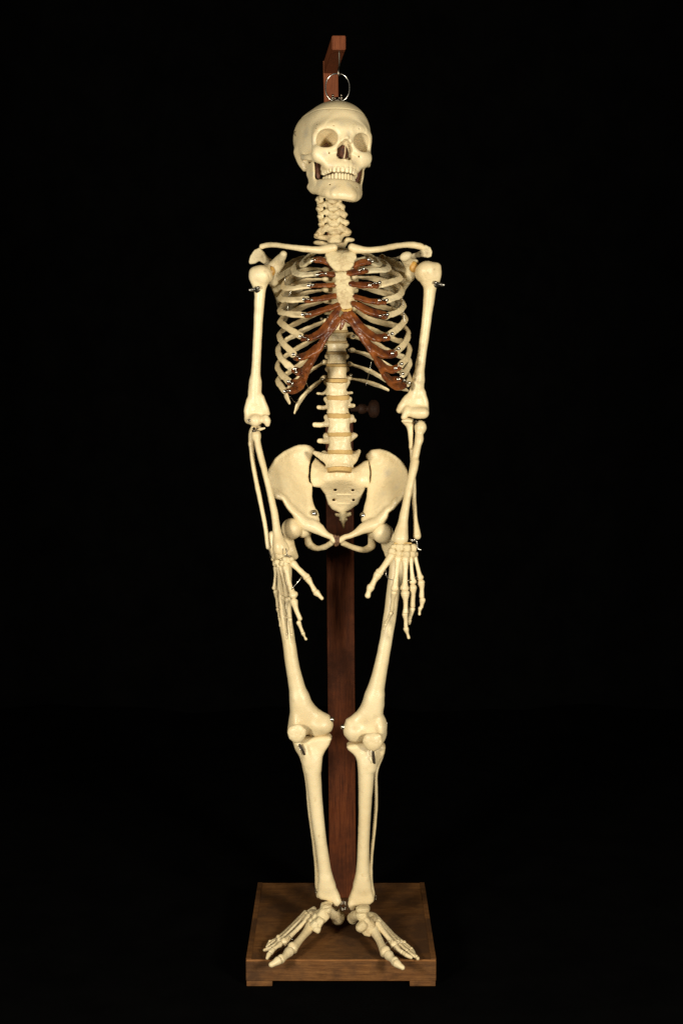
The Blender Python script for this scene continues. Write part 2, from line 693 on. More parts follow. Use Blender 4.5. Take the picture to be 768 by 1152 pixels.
def wood(name, c1, c2, c3, stretch, rough, dirt=None, coat=0.0, spec=.25):
    m, nt, b = mat_new(name)
    v, _ = coords(nt, stretch)
    tc = N(nt, 'ShaderNodeTexCoord')
    gr = noise(nt, v, 26, 8, .62)
    col = ramp(nt, gr, [(.28, c3), (.5, c2), (.72, c1)])
    fine = noise(nt, v, 120, 6, .7)
    col = mix(nt, .5, col, ramp(nt, fine, [(.3, (.55, .55, .55)), (.7, (1.15, 1.15, 1.15))]), 'MULTIPLY')
    if dirt:
        dn = noise(nt, tc.outputs['Object'], 7, 8, .68)
        col = mix(nt, ramp(nt, dn, [(.42, (0, 0, 0)), (.60, (.92, .92, .92))]), col, dirt)
        d2 = noise(nt, tc.outputs['Object'], 38, 5, .7)
        col = mix(nt, ramp(nt, d2, [(.55, (0, 0, 0)), (.8, (.55, .55, .55))]), col, tuple(.5 * q for q in dirt))
    nt.links.new(col, b.inputs['Base Color'])
    nt.links.new(ramp(nt, noise(nt, tc.outputs['Object'], 14, 4), [(.3, (rough - .1,) * 3), (.7, (rough + .15,) * 3)]), b.inputs['Roughness'])
    b.inputs['Specular IOR Level'].default_value = spec
    b.inputs['Coat Weight'].default_value = coat
    b.inputs['Coat Roughness'].default_value = .3
    ad = N(nt, 'ShaderNodeMath', operation='ADD')
    nt.links.new(gr, ad.inputs[0]); nt.links.new(fine, ad.inputs[1])
    bump(nt, b, ad.outputs[0], .25, .0015)
    return m


POSTWOOD = wood('mahogany_post', (.135, .038, .010), (.092, .023, .007), (.038, .010, .003), (14, 14, .7), .6, (.035, .010, .004), .0, .12)
BARWOOD = wood('light_mahogany', (.22, .068, .025), (.16, .044, .016), (.085, .022, .008), (14, 14, .9), .55, None, .0, .15)
BASEWOOD = wood('walnut_board', (.235, .108, .035), (.160, .068, .021), (.070, .028, .010), (.8, 12, 12), .55, (.055, .025, .010), .0)
WORN = wood('worn_edge', (.36, .165, .05), (.27, .115, .036), (.14, .06, .02), (.8, 12, 12), .5)
# ================================================================== the skeleton
HIP = P(384, 600, .02)
skel = root("human_skeleton", (HIP[0], HIP[1], BASE_TOP), 
            "cream coloured human skeleton hanging by the wire ring on its skull", "skeleton")

# ------------------------------------------------------------------ skull, built in its own millimetres: x sideways, f forwards, z up
MM = .001


def M(*q):
    """(x, f, z, r) in mm -> local metres"""
    return [(a[0] * MM, -a[1] * MM, a[2] * MM, (a[3] if len(a) > 3 else 0) * MM) for a in q]


def E(x, f, z, rx, rf, rz, yaw=0, pitch=0, p=2.0):
    R = np.array(Matrix.Rotation(math.radians(yaw), 3, 'Z') @ Matrix.Rotation(math.radians(pitch), 3, 'X'))
    return Ell((x * MM, -f * MM, z * MM), (rx * MM, rf * MM, rz * MM), R, p)


SKULL_AT = P(375.8, 162, -.02)
SKULL_R = np.array(Matrix.Rotation(math.radians(15.5), 3, 'Z') @ Matrix.Rotation(math.radians(4.5), 3, 'Y')
                   @ Matrix.Rotation(math.radians(-9), 3, 'X'))
SKS = 0.985


def place(v):
    return SKULL_AT + (np.asarray(v) * (SKS * 1.04, SKS, SKS)) @ SKULL_R.T


def skull_solid():
    s = Solid(.0011)
    k = MM
    s.add(E(0, -12, 16, 68, 86, 67))
    s.add(E(0, 30, 16, 56, 54, 56), 26 * k)
    s.add(E(0, -60, 2, 54, 42, 46), 22 * k)
    for x in (-1, 1):
        s.add(E(38 * x, -34, 22, 31, 44, 36), 24 * k)
        s.add(E(54 * x, -10, -14, 15, 36, 28), 14 * k)
        s.add(E(42 * x, 38, -10, 13, 20, 26), 20 * k)
    s.add(E(0, -8, -24, 46, 62, 22), 14 * k)
    for x in (-1, 1):
        s.add(Tube(M((58 * x, -24, -18, 16), (56 * x, -18, -38, 12), (53 * x, -14, -52, 7))), 8 * k)
        s.add(Tube(M((14 * x, -18, -46, 7), (17 * x, -8, -47, 7)), 1), 5 * k)
        s.add(Tube(M((12 * x, 30, -40, 6), (15 * x, 28, -62, 3.5)), 1), 5 * k)
    # brow and the rim of each orbit
    s.add(Tube(M((-45, 67, 1, 6), (-34, 75, 7, 7), (-20, 79, 7, 9), (0, 80, 3, 11), (20, 79, 7, 9), (34, 75, 7, 7), (45, 67, 1, 6))), 24 * k)
    for x in (-1, 1):
        s.add(Tube(M((45 * x, 67, 2, 6), (51 * x, 60, -6, 5), (53 * x, 56, -18, 5), (52 * x, 56, -30, 6), (48 * x, 60, -40, 8))), 8 * k)
        s.add(E(43 * x, 62, -42, 16, 11, 14, 30 * x), 10 * k)
        s.add(Tube(M((46 * x, 63, -37, 6), (34 * x, 73, -38, 6), (22 * x, 79, -35, 6), (15 * x, 81, -26, 5), (10 * x, 84, -10, 5), (8 * x, 84, 0, 6))), 10 * k)
        # cheek arch running back to the ear
        s.add(Tube(M((48 * x, 56, -46, 9), (59 * x, 42, -46, 6.5), (65 * x, 24, -42, 5.5), (66 * x, 8, -37, 5.5), (61 * x, -6, -31, 7)), 6, (1, 0, 0), .5), 4 * k)
        s.add(Tube(M((60 * x, 4, -36, 5), (52 * x, 2, -36, 6)), 1), 5 * k)
        s.add(Tube(M((43 * x, 60, -49, 9), (34 * x, 66, -56, 10), (27 * x, 68, -66, 8))), 12 * k)
    # upper jaw
    s.add(E(0, 54, -50, 38, 27, 25), 12 * k)
    s.add(E(0, 66, -56, 28, 16, 15), 10 * k)
    s.add(Tube(M((-29, 40, -66, 7), (-27.5, 55, -66, 7.5), (-23, 69, -66, 7.5), (-14, 78, -66, 7), (0, 82, -66, 6.5), (14, 78, -66, 7), (23, 69, -66, 7.5), (27.5, 55, -66, 7.5), (29, 40, -66, 7))), 9 * k)
    # nose bones
    s.add(Tube(M((0, 84, 0, 8), (0, 88, -8, 6.5), (0, 94.5, -19, 4.2))), 5 * k)
    for x in (-1, 1):
        s.add(Tube(M((5 * x, 86, -6, 5), (8 * x, 88.5, -20, 3.6)), 1), 5 * k)
    # hollows
    for x in (-1, 1):
        R = np.array(Matrix.Rotation(math.radians(10 * x), 3, 'Y'))
        ax = tuple(R @ np.array((0, 0, 1.)))
        s.cut(Tube(M((41 * x, 98, -18, 20.5), (35.5 * x, 78, -16, 20.8), (31 * x, 64, -16, 19.6), (26 * x, 48, -15, 16), (21 * x, 32, -13, 10), (17 * x, 18, -11, 4)), 5, ax, .86), 1.6 * k)
        s.cut(Tube(M((38 * x, 64, -28, 2.6), (31 * x, 50, -25, 4.2), (25 * x, 30, -19, 5)), 3), 3 * k)
        s.cut(Tube(M((30 * x, 90, -45.5, 1.7), (29 * x, 68, -44, 1.7)), 1), 1.2 * k)
        s.cut(Tube(M((25 * x, 96, 9, 1.0), (25 * x, 74, 7, 1.0)), 1), 1 * k)
        s.cut(Tube(M((70 * x, -4, -36, 3.5), (50 * x, -2, -34, 3)), 1), 1.5 * k)
        s.cut(Tube(M((6.6 * x, 100, -48, 8), (6.6 * x, 72, -47, 8), (6.5 * x, 40, -44, 6)), 3), 3 * k)
        s.cut(Tube(M((3.4 * x, 100, -33, 8.5), (4 * x, 72, -35, 9), (4 * x, 40, -38, 7)), 3), 5 * k)
        s.cut(Tube(M((0, 100, -23, 4.6), (0, 84, -27, 5.5), (0, 60, -32, 5)), 3), 5 * k)
        # hollow of the cheek below the arch
        s.cut(E(47 * x, 26, -62, 9, 17, 18), 5 * k)
    s.add(Tube(M((0.6, 82, -25, 1.6), (1.2, 80, -40, 1.6), (-.8, 79, -54, 2.2)), 4, (1, 0, 0), .6), 1 * k)
    for x in (-1, 1):
        s.add(Tube(M((10.5 * x, 66, -48, 2.2), (9.5 * x, 50, -47, 2.6)), 1), 1.5 * k)
    s.add(Tube(M((0, 76, -56.5, 2.4), (0, 89, -57, 1.6)), 1), 3 * k)
    # tooth sockets ripple the jaw edge
    for i in range(14):
        x, f, w = ARCH[i]
        s.add(Tube(M((x * .97, f - 3.2, -58, 2.4), (x, f - 2.2, -73, w * .47)), 1), 3.5 * k)
    return s


def arch(rows):
    out = []
    for sgn in (-1, 1):
        for x, f, w in (rows[::-1] if sgn < 0 else rows):
            out.append((sgn * x, f, w))
    return out


UP = [(4.3, 87, 8.4), (12, 85, 6.9), (18.8, 80.5, 7.6), (23.2, 74, 7.0), (26, 67, 6.9), (28.4, 58, 9.6), (29.8, 48, 9.2)]
LO = [(2.8, 83.5, 5.5), (8.4, 82.5, 6), (14.4, 79.5, 6.8), (19.3, 73.6, 7), (22.6, 67, 7.1), (25.6, 58, 10.4), (27.8, 47.5, 10.2)]
ARCH, ARCH_LO = arch(UP), arch(LO)


_sk = skull_solid()
sv, sf = _sk.mesh(.0003, .02)
# the dome is evened out; the face keeps its edges
wt = np.clip((sv[:, 2] - .010 - .10 * np.clip(-sv[:, 1] - .05, 0, .04)) / .02, 0, 1) * .6
sv = relax(sv, sf, wt, 90)
sv = relax(sv, sf, np.full(len(sv), .3), 3)
# the saw line: push the surface in a little along a level ring
zz = .050 + .0008 * np.sin(sv[:, 0] * 60) + .03 * (sv[:, 1] + .02)
q = np.exp(-((sv[:, 2] - zz) / .0011) ** 2)
nrm = sv - np.array([0, .012, .015])
nrm /= np.linalg.norm(nrm, axis=1)[:, None]
sv = sv - nrm * (.0009 * q)[:, None]
skull = link_mesh("skull", place(sv), sf, BONE, skel)


def jaw_solid():
    s = Solid(.0011)
    k = MM
    out = lambda c: unit((c[0] * 1.0, (c[1] + .045) * .9, 0))
    body = M((-45, 18, -92, 9), (-42, 36, -100, 12), (-34, 60, -107, 14), (-21, 79, -112, 15), (0, 88, -114, 16), (21, 79, -112, 15), (34, 60, -107, 14), (42, 36, -100, 12), (45, 18, -92, 9))
    s.add(Tube(body, 6, out, .4))
    alv = M((-30, 36, -97, 6), (-27, 50, -99, 6.5), (-21, 67, -101, 6.5), (-13, 76, -102, 6), (0, 80, -102, 6), (13, 76, -102, 6), (21, 67, -101, 6.5), (27, 50, -99, 6.5), (30, 36, -97, 6))
    s.add(Tube(alv, 6), 8 * k)
    s.add(E(0, 85, -127, 20, 6, 8), 18 * k)
    for x in (-1, 1):
        s.add(Tube(M((14 * x, 83.5, -128, 4.5), (27 * x, 72, -124, 5), (39 * x, 46, -112, 5), (45 * x, 24, -102, 5))), 12 * k)
        # upright branch, leaning out, forked at the top
        lean = unit((1, 0, .12 * x))
        s.add(Tube(M((47 * x, 22, -92, 14), (49 * x, 21, -80, 15.5), (50.5 * x, 19, -66, 16)), 5, lean, .2), 5 * k)
        s.add(Tube(M((48 * x, 32, -72, 8), (49 * x, 34, -58, 6), (49 * x, 34, -46, 2.5)), 5, lean, .35), 4 * k)
        s.add(Tube(M((51 * x, 10, -68, 8), (52 * x, 5, -54, 6), (53 * x, 2, -46, 5)), 5, lean, .55), 4 * k)
        s.add(E(53 * x, 1, -43, 9.5, 4.5, 4.5), 3 * k)
        s.add(Tube(M((47 * x, 12, -97, 7), (45.5 * x, 22, -104, 6), (44 * x, 32, -106, 5))), 5 * k)
        s.cut(Tube(M((28 * x, 90, -108, 1.6), (25 * x, 70, -107, 1.5)), 1), 1 * k)
    for i in range(14):
        x, f, w = ARCH_LO[i]
        s.add(Tube(M((x * .98, f - 2, -108, 2.4), (x, f - 1.6, -97, w * .45)), 1), 3 * k)
    return s


jv, jf = jaw_solid().mesh(.0003, .02)
JAW_DROP = np.array([0, 0, -.0006])
jaw = link_mesh("jaw", place(jv + JAW_DROP), jf, BONE, skel)


def tooth(x, f, w, ztop, zbot, parent, low):
    n, m = 12, 9
    ang = math.atan2(x * 1.15, max(f - 42, 4) * .95)
    front = abs(x) < 20
    h = (ztop - zbot) / 2
    dep = 3.6 if front else (4.2 if abs(x) < 26.5 else 5.0)
    vs, fs = [], []
    for i in range(m + 1):
        t = -1 + 2 * i / m
        e = (1 - abs(t) ** 4) ** .25 if abs(t) < 1 else 0
        e = max(e, .25)
        g = t if low else -t            # +1 at the biting edge
        wd = w * .49 * e * (1.0 if g > -.2 else 1 + .28 * (g + .2))
        dp = dep * e * ((1 - .42 * (g + 1) / 2 * (1 if front else .1)))
        for k in range(n):
            a = 2 * math.pi * k / n
            ca, sa = math.cos(a), math.sin(a)
            ca, sa = math.copysign(abs(ca) ** .7, ca), math.copysign(abs(sa) ** .7, sa)
            u, d = ca * wd, sa * dp
            z = (ztop + zbot) / 2 + t * h
            lean = -1.1 * (1 - abs(g)) * 0
            X = x + math.cos(ang) * u + math.sin(ang) * (d + lean)
            F = f - math.sin(ang) * u + math.cos(ang) * (d + lean) - (0.8 if front else 1.5)
            vs.append((X * MM, -F * MM, z * MM))
    for i in range(m):
        for k in range(n):
            k2 = (k + 1) % n
            fs.append((i * n + k, i * n + k2, (i + 1) * n + k2, (i + 1) * n + k))
    fs.append(tuple(range(n - 1, -1, -1)))
    fs.append(tuple(m * n + k for k in range(n)))
    v = np.array(vs)
    if low:
        v = v + JAW_DROP
    return link_mesh("tooth", place(v), fs, TOOTH, parent)


for i, (x, f, w) in enumerate(ARCH):
    j = .5 * math.sin(i * 2.3)
    tooth(x, f, w, -70.5, (-82.5 if abs(x) < 20 else -81) + j * .7, skull, False)
for i, (x, f, w) in enumerate(ARCH_LO):
    j = .5 * math.sin(i * 1.7 + 1)
    tooth(x, f, w, (-82.2 if abs(x) < 20 else -82.8) + j * .7, -98.5, jaw, True)

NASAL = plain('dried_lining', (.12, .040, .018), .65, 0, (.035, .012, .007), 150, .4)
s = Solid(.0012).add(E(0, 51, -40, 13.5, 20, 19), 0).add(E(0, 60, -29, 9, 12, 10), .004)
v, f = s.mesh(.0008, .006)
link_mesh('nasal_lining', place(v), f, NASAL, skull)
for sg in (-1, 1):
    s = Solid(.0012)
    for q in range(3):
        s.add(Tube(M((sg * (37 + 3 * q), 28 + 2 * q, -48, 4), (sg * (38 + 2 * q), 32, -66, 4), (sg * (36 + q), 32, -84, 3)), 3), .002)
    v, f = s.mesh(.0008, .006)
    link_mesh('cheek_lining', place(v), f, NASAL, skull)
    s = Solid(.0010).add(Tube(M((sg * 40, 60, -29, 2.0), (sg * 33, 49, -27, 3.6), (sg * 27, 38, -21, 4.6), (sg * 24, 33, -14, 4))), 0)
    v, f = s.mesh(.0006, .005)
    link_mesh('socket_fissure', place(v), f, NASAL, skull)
BROWN, GREY = (.16, .10, .05), (.50, .46, .36)  # small brown marks; soft grey patches, the largest on the skull's left
colour_patches(skull, [(356.3, 140.0, .0022, BROWN, .9), (355.2, 144.5, .0016, BROWN, .8), (357, 148, .0014, BROWN, .6), (352, 160, .012, GREY, .5), (344, 150, .014, GREY, .55), (341, 175, .014, GREY, .5), (365, 173, .008, GREY, .5), (372, 187, .008, (.56, .44, .30), .6),
               (398, 184, .007, (.56, .44, .30), .6), (384, 139, .009, GREY, .35), (392, 150, .007, GREY, .4), (405, 190, .006, GREY, .5)], 'spotted_skull_bone')
colour_patches(jaw, [(360, 205, .010, GREY, .5), (375, 211, .012, (.58, .48, .33), .6), (392, 208, .008, GREY, .4), (351, 196, .008, GREY, .5)], 'stained_jaw_bone')
# little brass hooks and the spring wire on the sides of the skull
w0 = place(M((-70, -20, 22))[0][:3])
v, f = sweep([w0, w0 + (-.004, -.002, .001), w0 + (-.006, -.004, -.004), w0 + (-.003, -.005, -.009)], .0007)
link_mesh("skull_hook", v, f, DARKSTEEL, skull)
for sgn in (-1, 1):
    w0 = place(np.array(M((44 * sgn, 40, 24))[0][:3]))
# the ring it hangs by, with its clamp
top = place(np.array((.0, .0, .083)))
RC = P(379.5, 98.5, -.02)
pts = []
for i in range(40):
    a = 2 * math.pi * i / 40
    rx, rz = .0238, .0275
    sq = .88
    ca, sa = math.cos(a), math.sin(a)
    pts.append(RC + np.array((rx * math.copysign(abs(ca) ** sq, ca), .002 * sa, rz * math.copysign(abs(sa) ** sq, sa))))
v, f = sweep(pts, .0015, 8, 1, True)
link_mesh("hanging_ring", v, f, STEEL, skull)
CL = P(379, 110.5, -.02)
bits = [lathe(CL + (0, 0, -.006), (0, 0, 1), [(0, .0075), (.003, .0075), (.003, .004), (.008, .004)], 12)]
for dx, dz in ((-.0085, 0.0), (.0085, .0)):
    bits.append(lathe(CL + (dx - .003, 0, dz), (1, 0, .2), [(0, .0028), (.006, .0028)], 6))
    bits.append(ball(CL + (dx, -.003, dz + .005), .0025, 8, 6))
    bits.append(ball(CL + (dx, -.002, dz - .003), .0026, 8, 6))
bits.append(sweep([CL + (-.012, 0, 0), CL + (.012, 0, .001)], .0016, 6, 1))
v, f = merge(*bits)
link_mesh("ring_clamp", v, f, DARKSTEEL, skull)
# ------------------------------------------------------------------ spine
def drum_at(crop, x, y, Y, hw, hh, ratio=.72, **kw):
    q = tr(crop, [(x, y, Y, hw)])[0]
    return q[:3], q[3], q[3] * ratio, hh / CROP[crop][2] * mpp(q[:3]), kw


# neck: five saddle shaped vertebrae seen below the jaw, each seated in the rising rims of the next
def rim(i):
    """the wavy joint line below vertebra i, left to right, in the traced crop"""
    yc = (118, 214, 312, 408, 497, 606)[i]
    ln, rl, c, rr, rn = [(120, 248, 325, 372, 430), (128, 250, 325, 378, 440), (136, 255, 330, 385, 468), (146, 256, 335, 392, 474), (152, 258, 342, 405, 486), (140, 262, 350, 432, 500)][i]
    dl = (24, 50, 50, 50, 50, 46)[i]
    return [(ln, yc + 6), ((ln + rl) / 2, yc - 12), (rl - 8, yc - dl), (rl + 14, yc - dl * .75), ((rl + c) / 2 + 5, yc - 8), (c, yc), ((rr + c) / 2, yc - 10), (rr - 8, yc - dl * .8), (rr + 10, yc - dl), ((rr + rn) / 2 + 6, yc - 24), (rn, yc - 8)]


TIPS = [(106, 162, 438, 150), (118, 272, 470, 248), (132, 368, 500, 345), (142, 466, 520, 446), (92, 596, 548, 560)]
HOLES = [(220, 156), (218, 262), (222, 362), (236, 465), (240, 572)]
for i in range(5):
    Y = .010 + .002 * i
    top, bot = rim(i), rim(i + 1)
    lx, ly, rx, ry = TIPS[i]
    dep = lambda x: Y + .016 * min(1, abs((x - 330 - 4 * i) / 170)) ** 1.6
    pts = [(x, y + 5) for x, y in top] + [(rx - 10, ry - 22), (rx, ry), (rx - 14, ry + 22)] + [(x, y - 1) for x, y in bot[::-1]] + [(lx + 16, ly + 24), (lx, ly), (lx + 12, ly - 22)]
    s = Solid(.0008)
    cy = (top[5][1] + bot[5][1]) / 2
    s.add(Sheet(tr('X', [(x, y, dep(x)) for x, y in pts]), tr('X', [(325 + 4 * i, cy, Y)]), .0085, .006), 0)
    q = tr('X', [(325 + 5 * i, cy + 14, Y - .0045, 62)])[0]
    s.add(Ell(q[:3], (q[3], .0075, q[3] * .42)), .005)
    for sx, tx, ty in ((-1, lx, ly), (1, rx, ry)):
        q = tr('X', [(tx - sx * 34, ty + 4, Y + .006, 28)])[0]
        s.add(Ell(q[:3], (q[3] * .8, .008, q[3] * 1.1)), .004)
        q = tr('X', [(tx - sx * 12, ty, Y + .006, 13)])[0]
        s.add(Ell(q[:3], (q[3], .006, q[3] * 1.1)), .003)
    hx, hy = HOLES[i]
    q = tr('X', [(hx, hy, Y - .03, 17), (hx - 4, hy + 2, Y + .04, 19)])
    s.cut(Tube(q, 1, (1, 0, 0), .85), .0015)
    c = tr('X', [(330 + 4 * i, cy, Y + .012)])[0][:3]
    s.add(Tube([(*(c + (-.012, .008, 0)), .004), (*(c + (0, .022, -.003)), .005), (*(c + (.012, .008, 0)), .004)], 3), .003)
    s.add(Tube([(*(c + (0, .022, -.003)), .005), (*(c + (0, .044, -.010)), .0035)], 1), .003)
    bone('vertebra', s, skel, SPONGY, .0006, .005)
    q = tr('X', [(325 + 5 * i, bot[5][1] - 14, Y + .007, 78)])[0]
    s = Solid(.0009).add(Drum(q[:3], q[3], .010, .0035, -.02, math.radians(-6), 0, .001, .004))
    bone('disc', s, skel, DISC_OLD, .0002, .005)
# top of the neck disappears behind the jaw
s = Solid(.001)
c = tr('X', [(332, 95, .012, 70)])[0]
s.add(Drum(c[:3], c[3] * .9, c[3] * .7, .012, .1, 0, 0, .003))
for sx in (-1, 1):
    s.add(Tube([(*(c[:3] + (sx * .01, .006, .004)), .007), (*(c[:3] + (sx * .024, .010, .006)), .006)], 1), .004)
s.add(Tube([(*(c[:3] + (0, 0, .005)), .006), (*(c[:3] + (0, -.004, .028)), .005)], 1), .004)
bone('vertebra', s, skel)

# last neck vertebra and first chest vertebra, with broad side processes
for (cx, cy, hw, hh, L, Rr, Y) in (((342), 652, 98, 46, (112, 618), (520, 585), .020), ((390), 740, 86, 42, (108, 692), (566, 655), .028)):
    s = Solid(.0009)
    c, a, b, h, _ = drum_at('X', cx, cy, Y, hw, hh)
    s.add(Drum(c, a, b, h, .1, math.radians(-8), 0, .003, .002), 0)
    s.add(Ell(c + (0, -a * .4, -h * .4), (a * .7, a * .35, h * .8)), .004)
    for e, sx in ((L, -1), (Rr, 1)):
        t = tr('X', [(e[0] - 75 * sx, e[1] + 6, Y + .006, 40), (e[0] - 20 * sx, e[1], Y + .010, 33), (e[0], e[1], Y + .012, 24)])
        s.add(Tube([(*(c + (sx * a * .7, .006, h * .3)), .006)] + [tuple(q) for q in t], 3, (0, 0, 1), .8), .004)
    s.add(Tube([(*(c + (0, .012, 0)), .008), (*(c + (0, .050, -.012)), .005)], 1), .004)
    bone('vertebra', s, skel, SPONGY, .0005, .007)

# chest vertebrae: spacing grows downwards; px centre x, y of lower rim
TH = [(384, 288, .036), (384, 299.5, .044), (384, 311, .050), (384, 322.5, .056), (384, 334.5, .060), (383, 347, .062), (382.5, 360, .060),
      (380, 373, .056), (379, 385, .050), (378.5, 397.5, .044), (378.7, 411, .036), (379, 428, .026)]
rims = []
for i in range(3, 12):
    x, y, Y = TH[i]
    y0 = TH[i - 1][1]
    hw = 10.6 + .1 * (i - 3)
    gap = 3.2 if i < 11 else 4.2
    yc, hh = (y0 + y) / 2, (y - y0 - gap) / 2
    s = Solid(.0010)
    q = tr('px', [(x, yc, Y, hw)])[0]
    h = hh * mpp(q[:3])
    s.add(Drum(q[:3], q[3], q[3] * .85, h, .09, math.radians(-4 if i > 8 else 3), 0, .0025), 0)
    for sx in (-1, 1):
        s.add(Tube([(*(q[:3] + (sx * .008, .016, h * .4)), .006), (*(q[:3] + (sx * .017, .028, h * .5)), .006), (*(q[:3] + (sx * (.03 if i < 9 else .02), .040, h * .6)), .0055)], 3), .004)
    s.add(Tube([(*(q[:3] + (0, .024, 0)), .008), (*(q[:3] + (0, .055, -.022)), .004)], 1), .004)
    bone('vertebra', s, skel, SPONGY if i < 7 else BONE, .0004, .008)
    q = tr('px', [(x, y, Y - .002, hw + .25)])[0]
    s = Solid(.0009).add(Drum(q[:3], q[3], q[3] * .85, gap * .5 * mpp(q[:3]), -.03, 0, 0, .001))
    bone('disc', s, skel, DISC_OLD if i < 10 else DISC, .0002, .006)
# upper chest vertebrae, mostly hidden by the breastbone
for i in range(0, 3):
    x, y, Y = TH[i]
    s = Solid(.0012)
    q = tr('px', [(x, y - 3, Y, 9.6)])[0]
    s.add(Drum(q[:3], q[3], q[3] * .8, .0095, .09, 0, 0, .0025), 0)
    for sx in (-1, 1):
        s.add(Tube([(*(q[:3] + (sx * .01, .016, .004)), .006), (*(q[:3] + (sx * .030, .034, .006)), .0055)], 1), .004)
    bone('vertebra', s, skel, SPONGY)

# loin vertebrae  (crop AB): centre x, top y, bottom y, half width, tips of the side processes
LUM = [(200, 418, 496, 70, (72, 487, 10), (298, 483, 10)), (206, 533, 617, 72, (78, 580, 14), (310, 568, 16)),
       (214, 654, 744, 74, (52, 695, 18), (318, 668, 15)), (220, 776, 862, 78, (82, 803, 17), (328, 768, 15)), (218, 896, 978, 88, (55, 885, 14), (345, 872, 14))]
LY = [.014, .006, .002, .002, .008]
for i, (cx, y0, y1, hw, TL, TR) in enumerate(LUM):
    Y = LY[i]
    s = Solid(.0011)
    c, a, b, h, _ = drum_at('AB', cx, (y0 + y1) / 2, Y, hw, (y1 - y0) / 2 + 3)
    tilt = math.radians((4, 2, 0, -4, -12)[i])
    s.add(Drum(c, a * 1.04, a * .80, h, .115 if i < 4 else .16, tilt, 0, .002), 0)
    for e, sx in ((TL, -1), (TR, 1)):
        t = tr('AB', [(e[0] - sx * 40, e[1] + 2, Y + .022, e[2] * .95), (e[0], e[1], Y + .022, e[2] * .9)])
        if i == 4:
            s.add(Tube([(*(c + (sx * a * .55, .002, h * .1)), .015), (*(c + (sx * a * 1.0, .006, h * .38)), .0105), (*t[1][:3], .0045)], 4), .006)
        else:
            s.add(Tube([(*(c + (sx * a * .6, .016, h * .2)), .006), *[tuple(q) for q in t]], 3, (0, 1, 0), .7), .004)
        # joint knuckles behind, showing beside the body
        s.add(Tube([(*(c + (sx * a * .75, .022, h * .5)), .007), (*(c + (sx * (a * .98 + .0016 * i), .026, h * 1.0)), .0062)], 1), .004)
        s.add(Tube([(*(c + (sx * a * .7, .024, -h * .6)), .005), (*(c + (sx * a * .75, .030, -h * 1.3)), .005)], 1), .004)
    s.add(Tube([(*(c + (0, .03, 0)), .009), (*(c + (0, .062, -.006)), .006)], 1, (1, 0, 0), .6), .004)
    bone('vertebra', s, skel, BONE, .0008, .008)
for (cx, cy, hw, hh, Y, tl) in ((208, 515, 72, 17, .009, 3), (213, 635, 74, 17, .003, 1), (218, 760, 77, 15, .001, -2), (222, 879, 80, 17, .004, -8), (217, 995, 80, 20, .012, -16)):
    c, a, b, h, _ = drum_at('AB', cx, cy, Y, hw, hh)
    s = Solid(.0010).add(Drum(c, a * 1.01, a * .80, h * .94, -.03, math.radians(tl), math.radians(1.6 * math.sin(cx * 3.1 + cy)), .0015))
    bone('disc', s, skel, DISC, .0002, .006)

# ------------------------------------------------------------------ sacrum and tail bone
def sac(pts):
    return tr('F', pts)


s = Solid(.0012)
out = sac([(248, 338, .066), (228, 372, .058), (222, 415, .050), (224, 458, .044), (236, 486, .044), (272, 490, .050), (298, 528, .062), (310, 574, .078), (332, 602, .087), (360, 614, .089), (384, 622, .089),
           (398, 616, .089), (430, 600, .087), (466, 572, .078), (484, 532, .062), (500, 490, .050), (520, 494, .044), (523, 450, .044), (524, 400, .050), (514, 352, .064), (498, 352, .058), (440, 396, .030), (366, 404, .020), (300, 392, .030), (270, 356, .056)])
ctrl = sac([(366, 434, .012), (310, 446, .022), (422, 446, .022), (268, 466, .034), (480, 468, .034), (366, 464, .032), (366, 500, .054), (366, 550, .076), (310, 480, .046), (426, 480, .046), (270, 410, .044), (474, 415, .044), (320, 420, .028), (416, 420, .028)])
sh = Sheet(out, ctrl, .006, .005)
s.add(sh, 0)
c = sac([(366, 420, .040, 60)])[0]
s.add(Drum(c[:3], c[3], c[3] * .62, .012, .0, math.radians(-20), 0, .004), .014)
for x, y in ((345, 505), (342, 553), (439, 506), (440, 554)):
    sg = -1 if x < 390 else 1
    q = sac([(x - sg * 6, y - 4, .020, 9), (x - sg * 2, y - 2, .060, 9), (x + sg * 6, y + 3, .100, 9)])
    s.cut(Tube(q, 1, (0, 0, 1), .62), .002)
for y in (482, 527, 572):
    q = sac([(362, y, .038 + (y - 482) * .00042, 4), (424, y, .038 + (y - 482) * .00042, 4)])
    s.add(Tube(q, 1), .003)
sacrum = bone('sacrum', s, skel, BONE, .0005, .01)
s = Solid(.0009)
s.add(Tube(sac([(388, 622, .087, 20), (388, 645, .086, 17), (389, 672, .080, 10), (388, 692, .074, 6)]), 3), 0)
s.add(Tube(sac([(352, 628, .087, 8), (386, 634, .087, 12), (424, 624, .087, 9)]), 3), .003)
s.add(Tube(sac([(372, 655, .084, 6), (405, 653, .084, 6)]), 1), .003)
bone('tailbone', s, skel, SPONGY, .0005, .006)
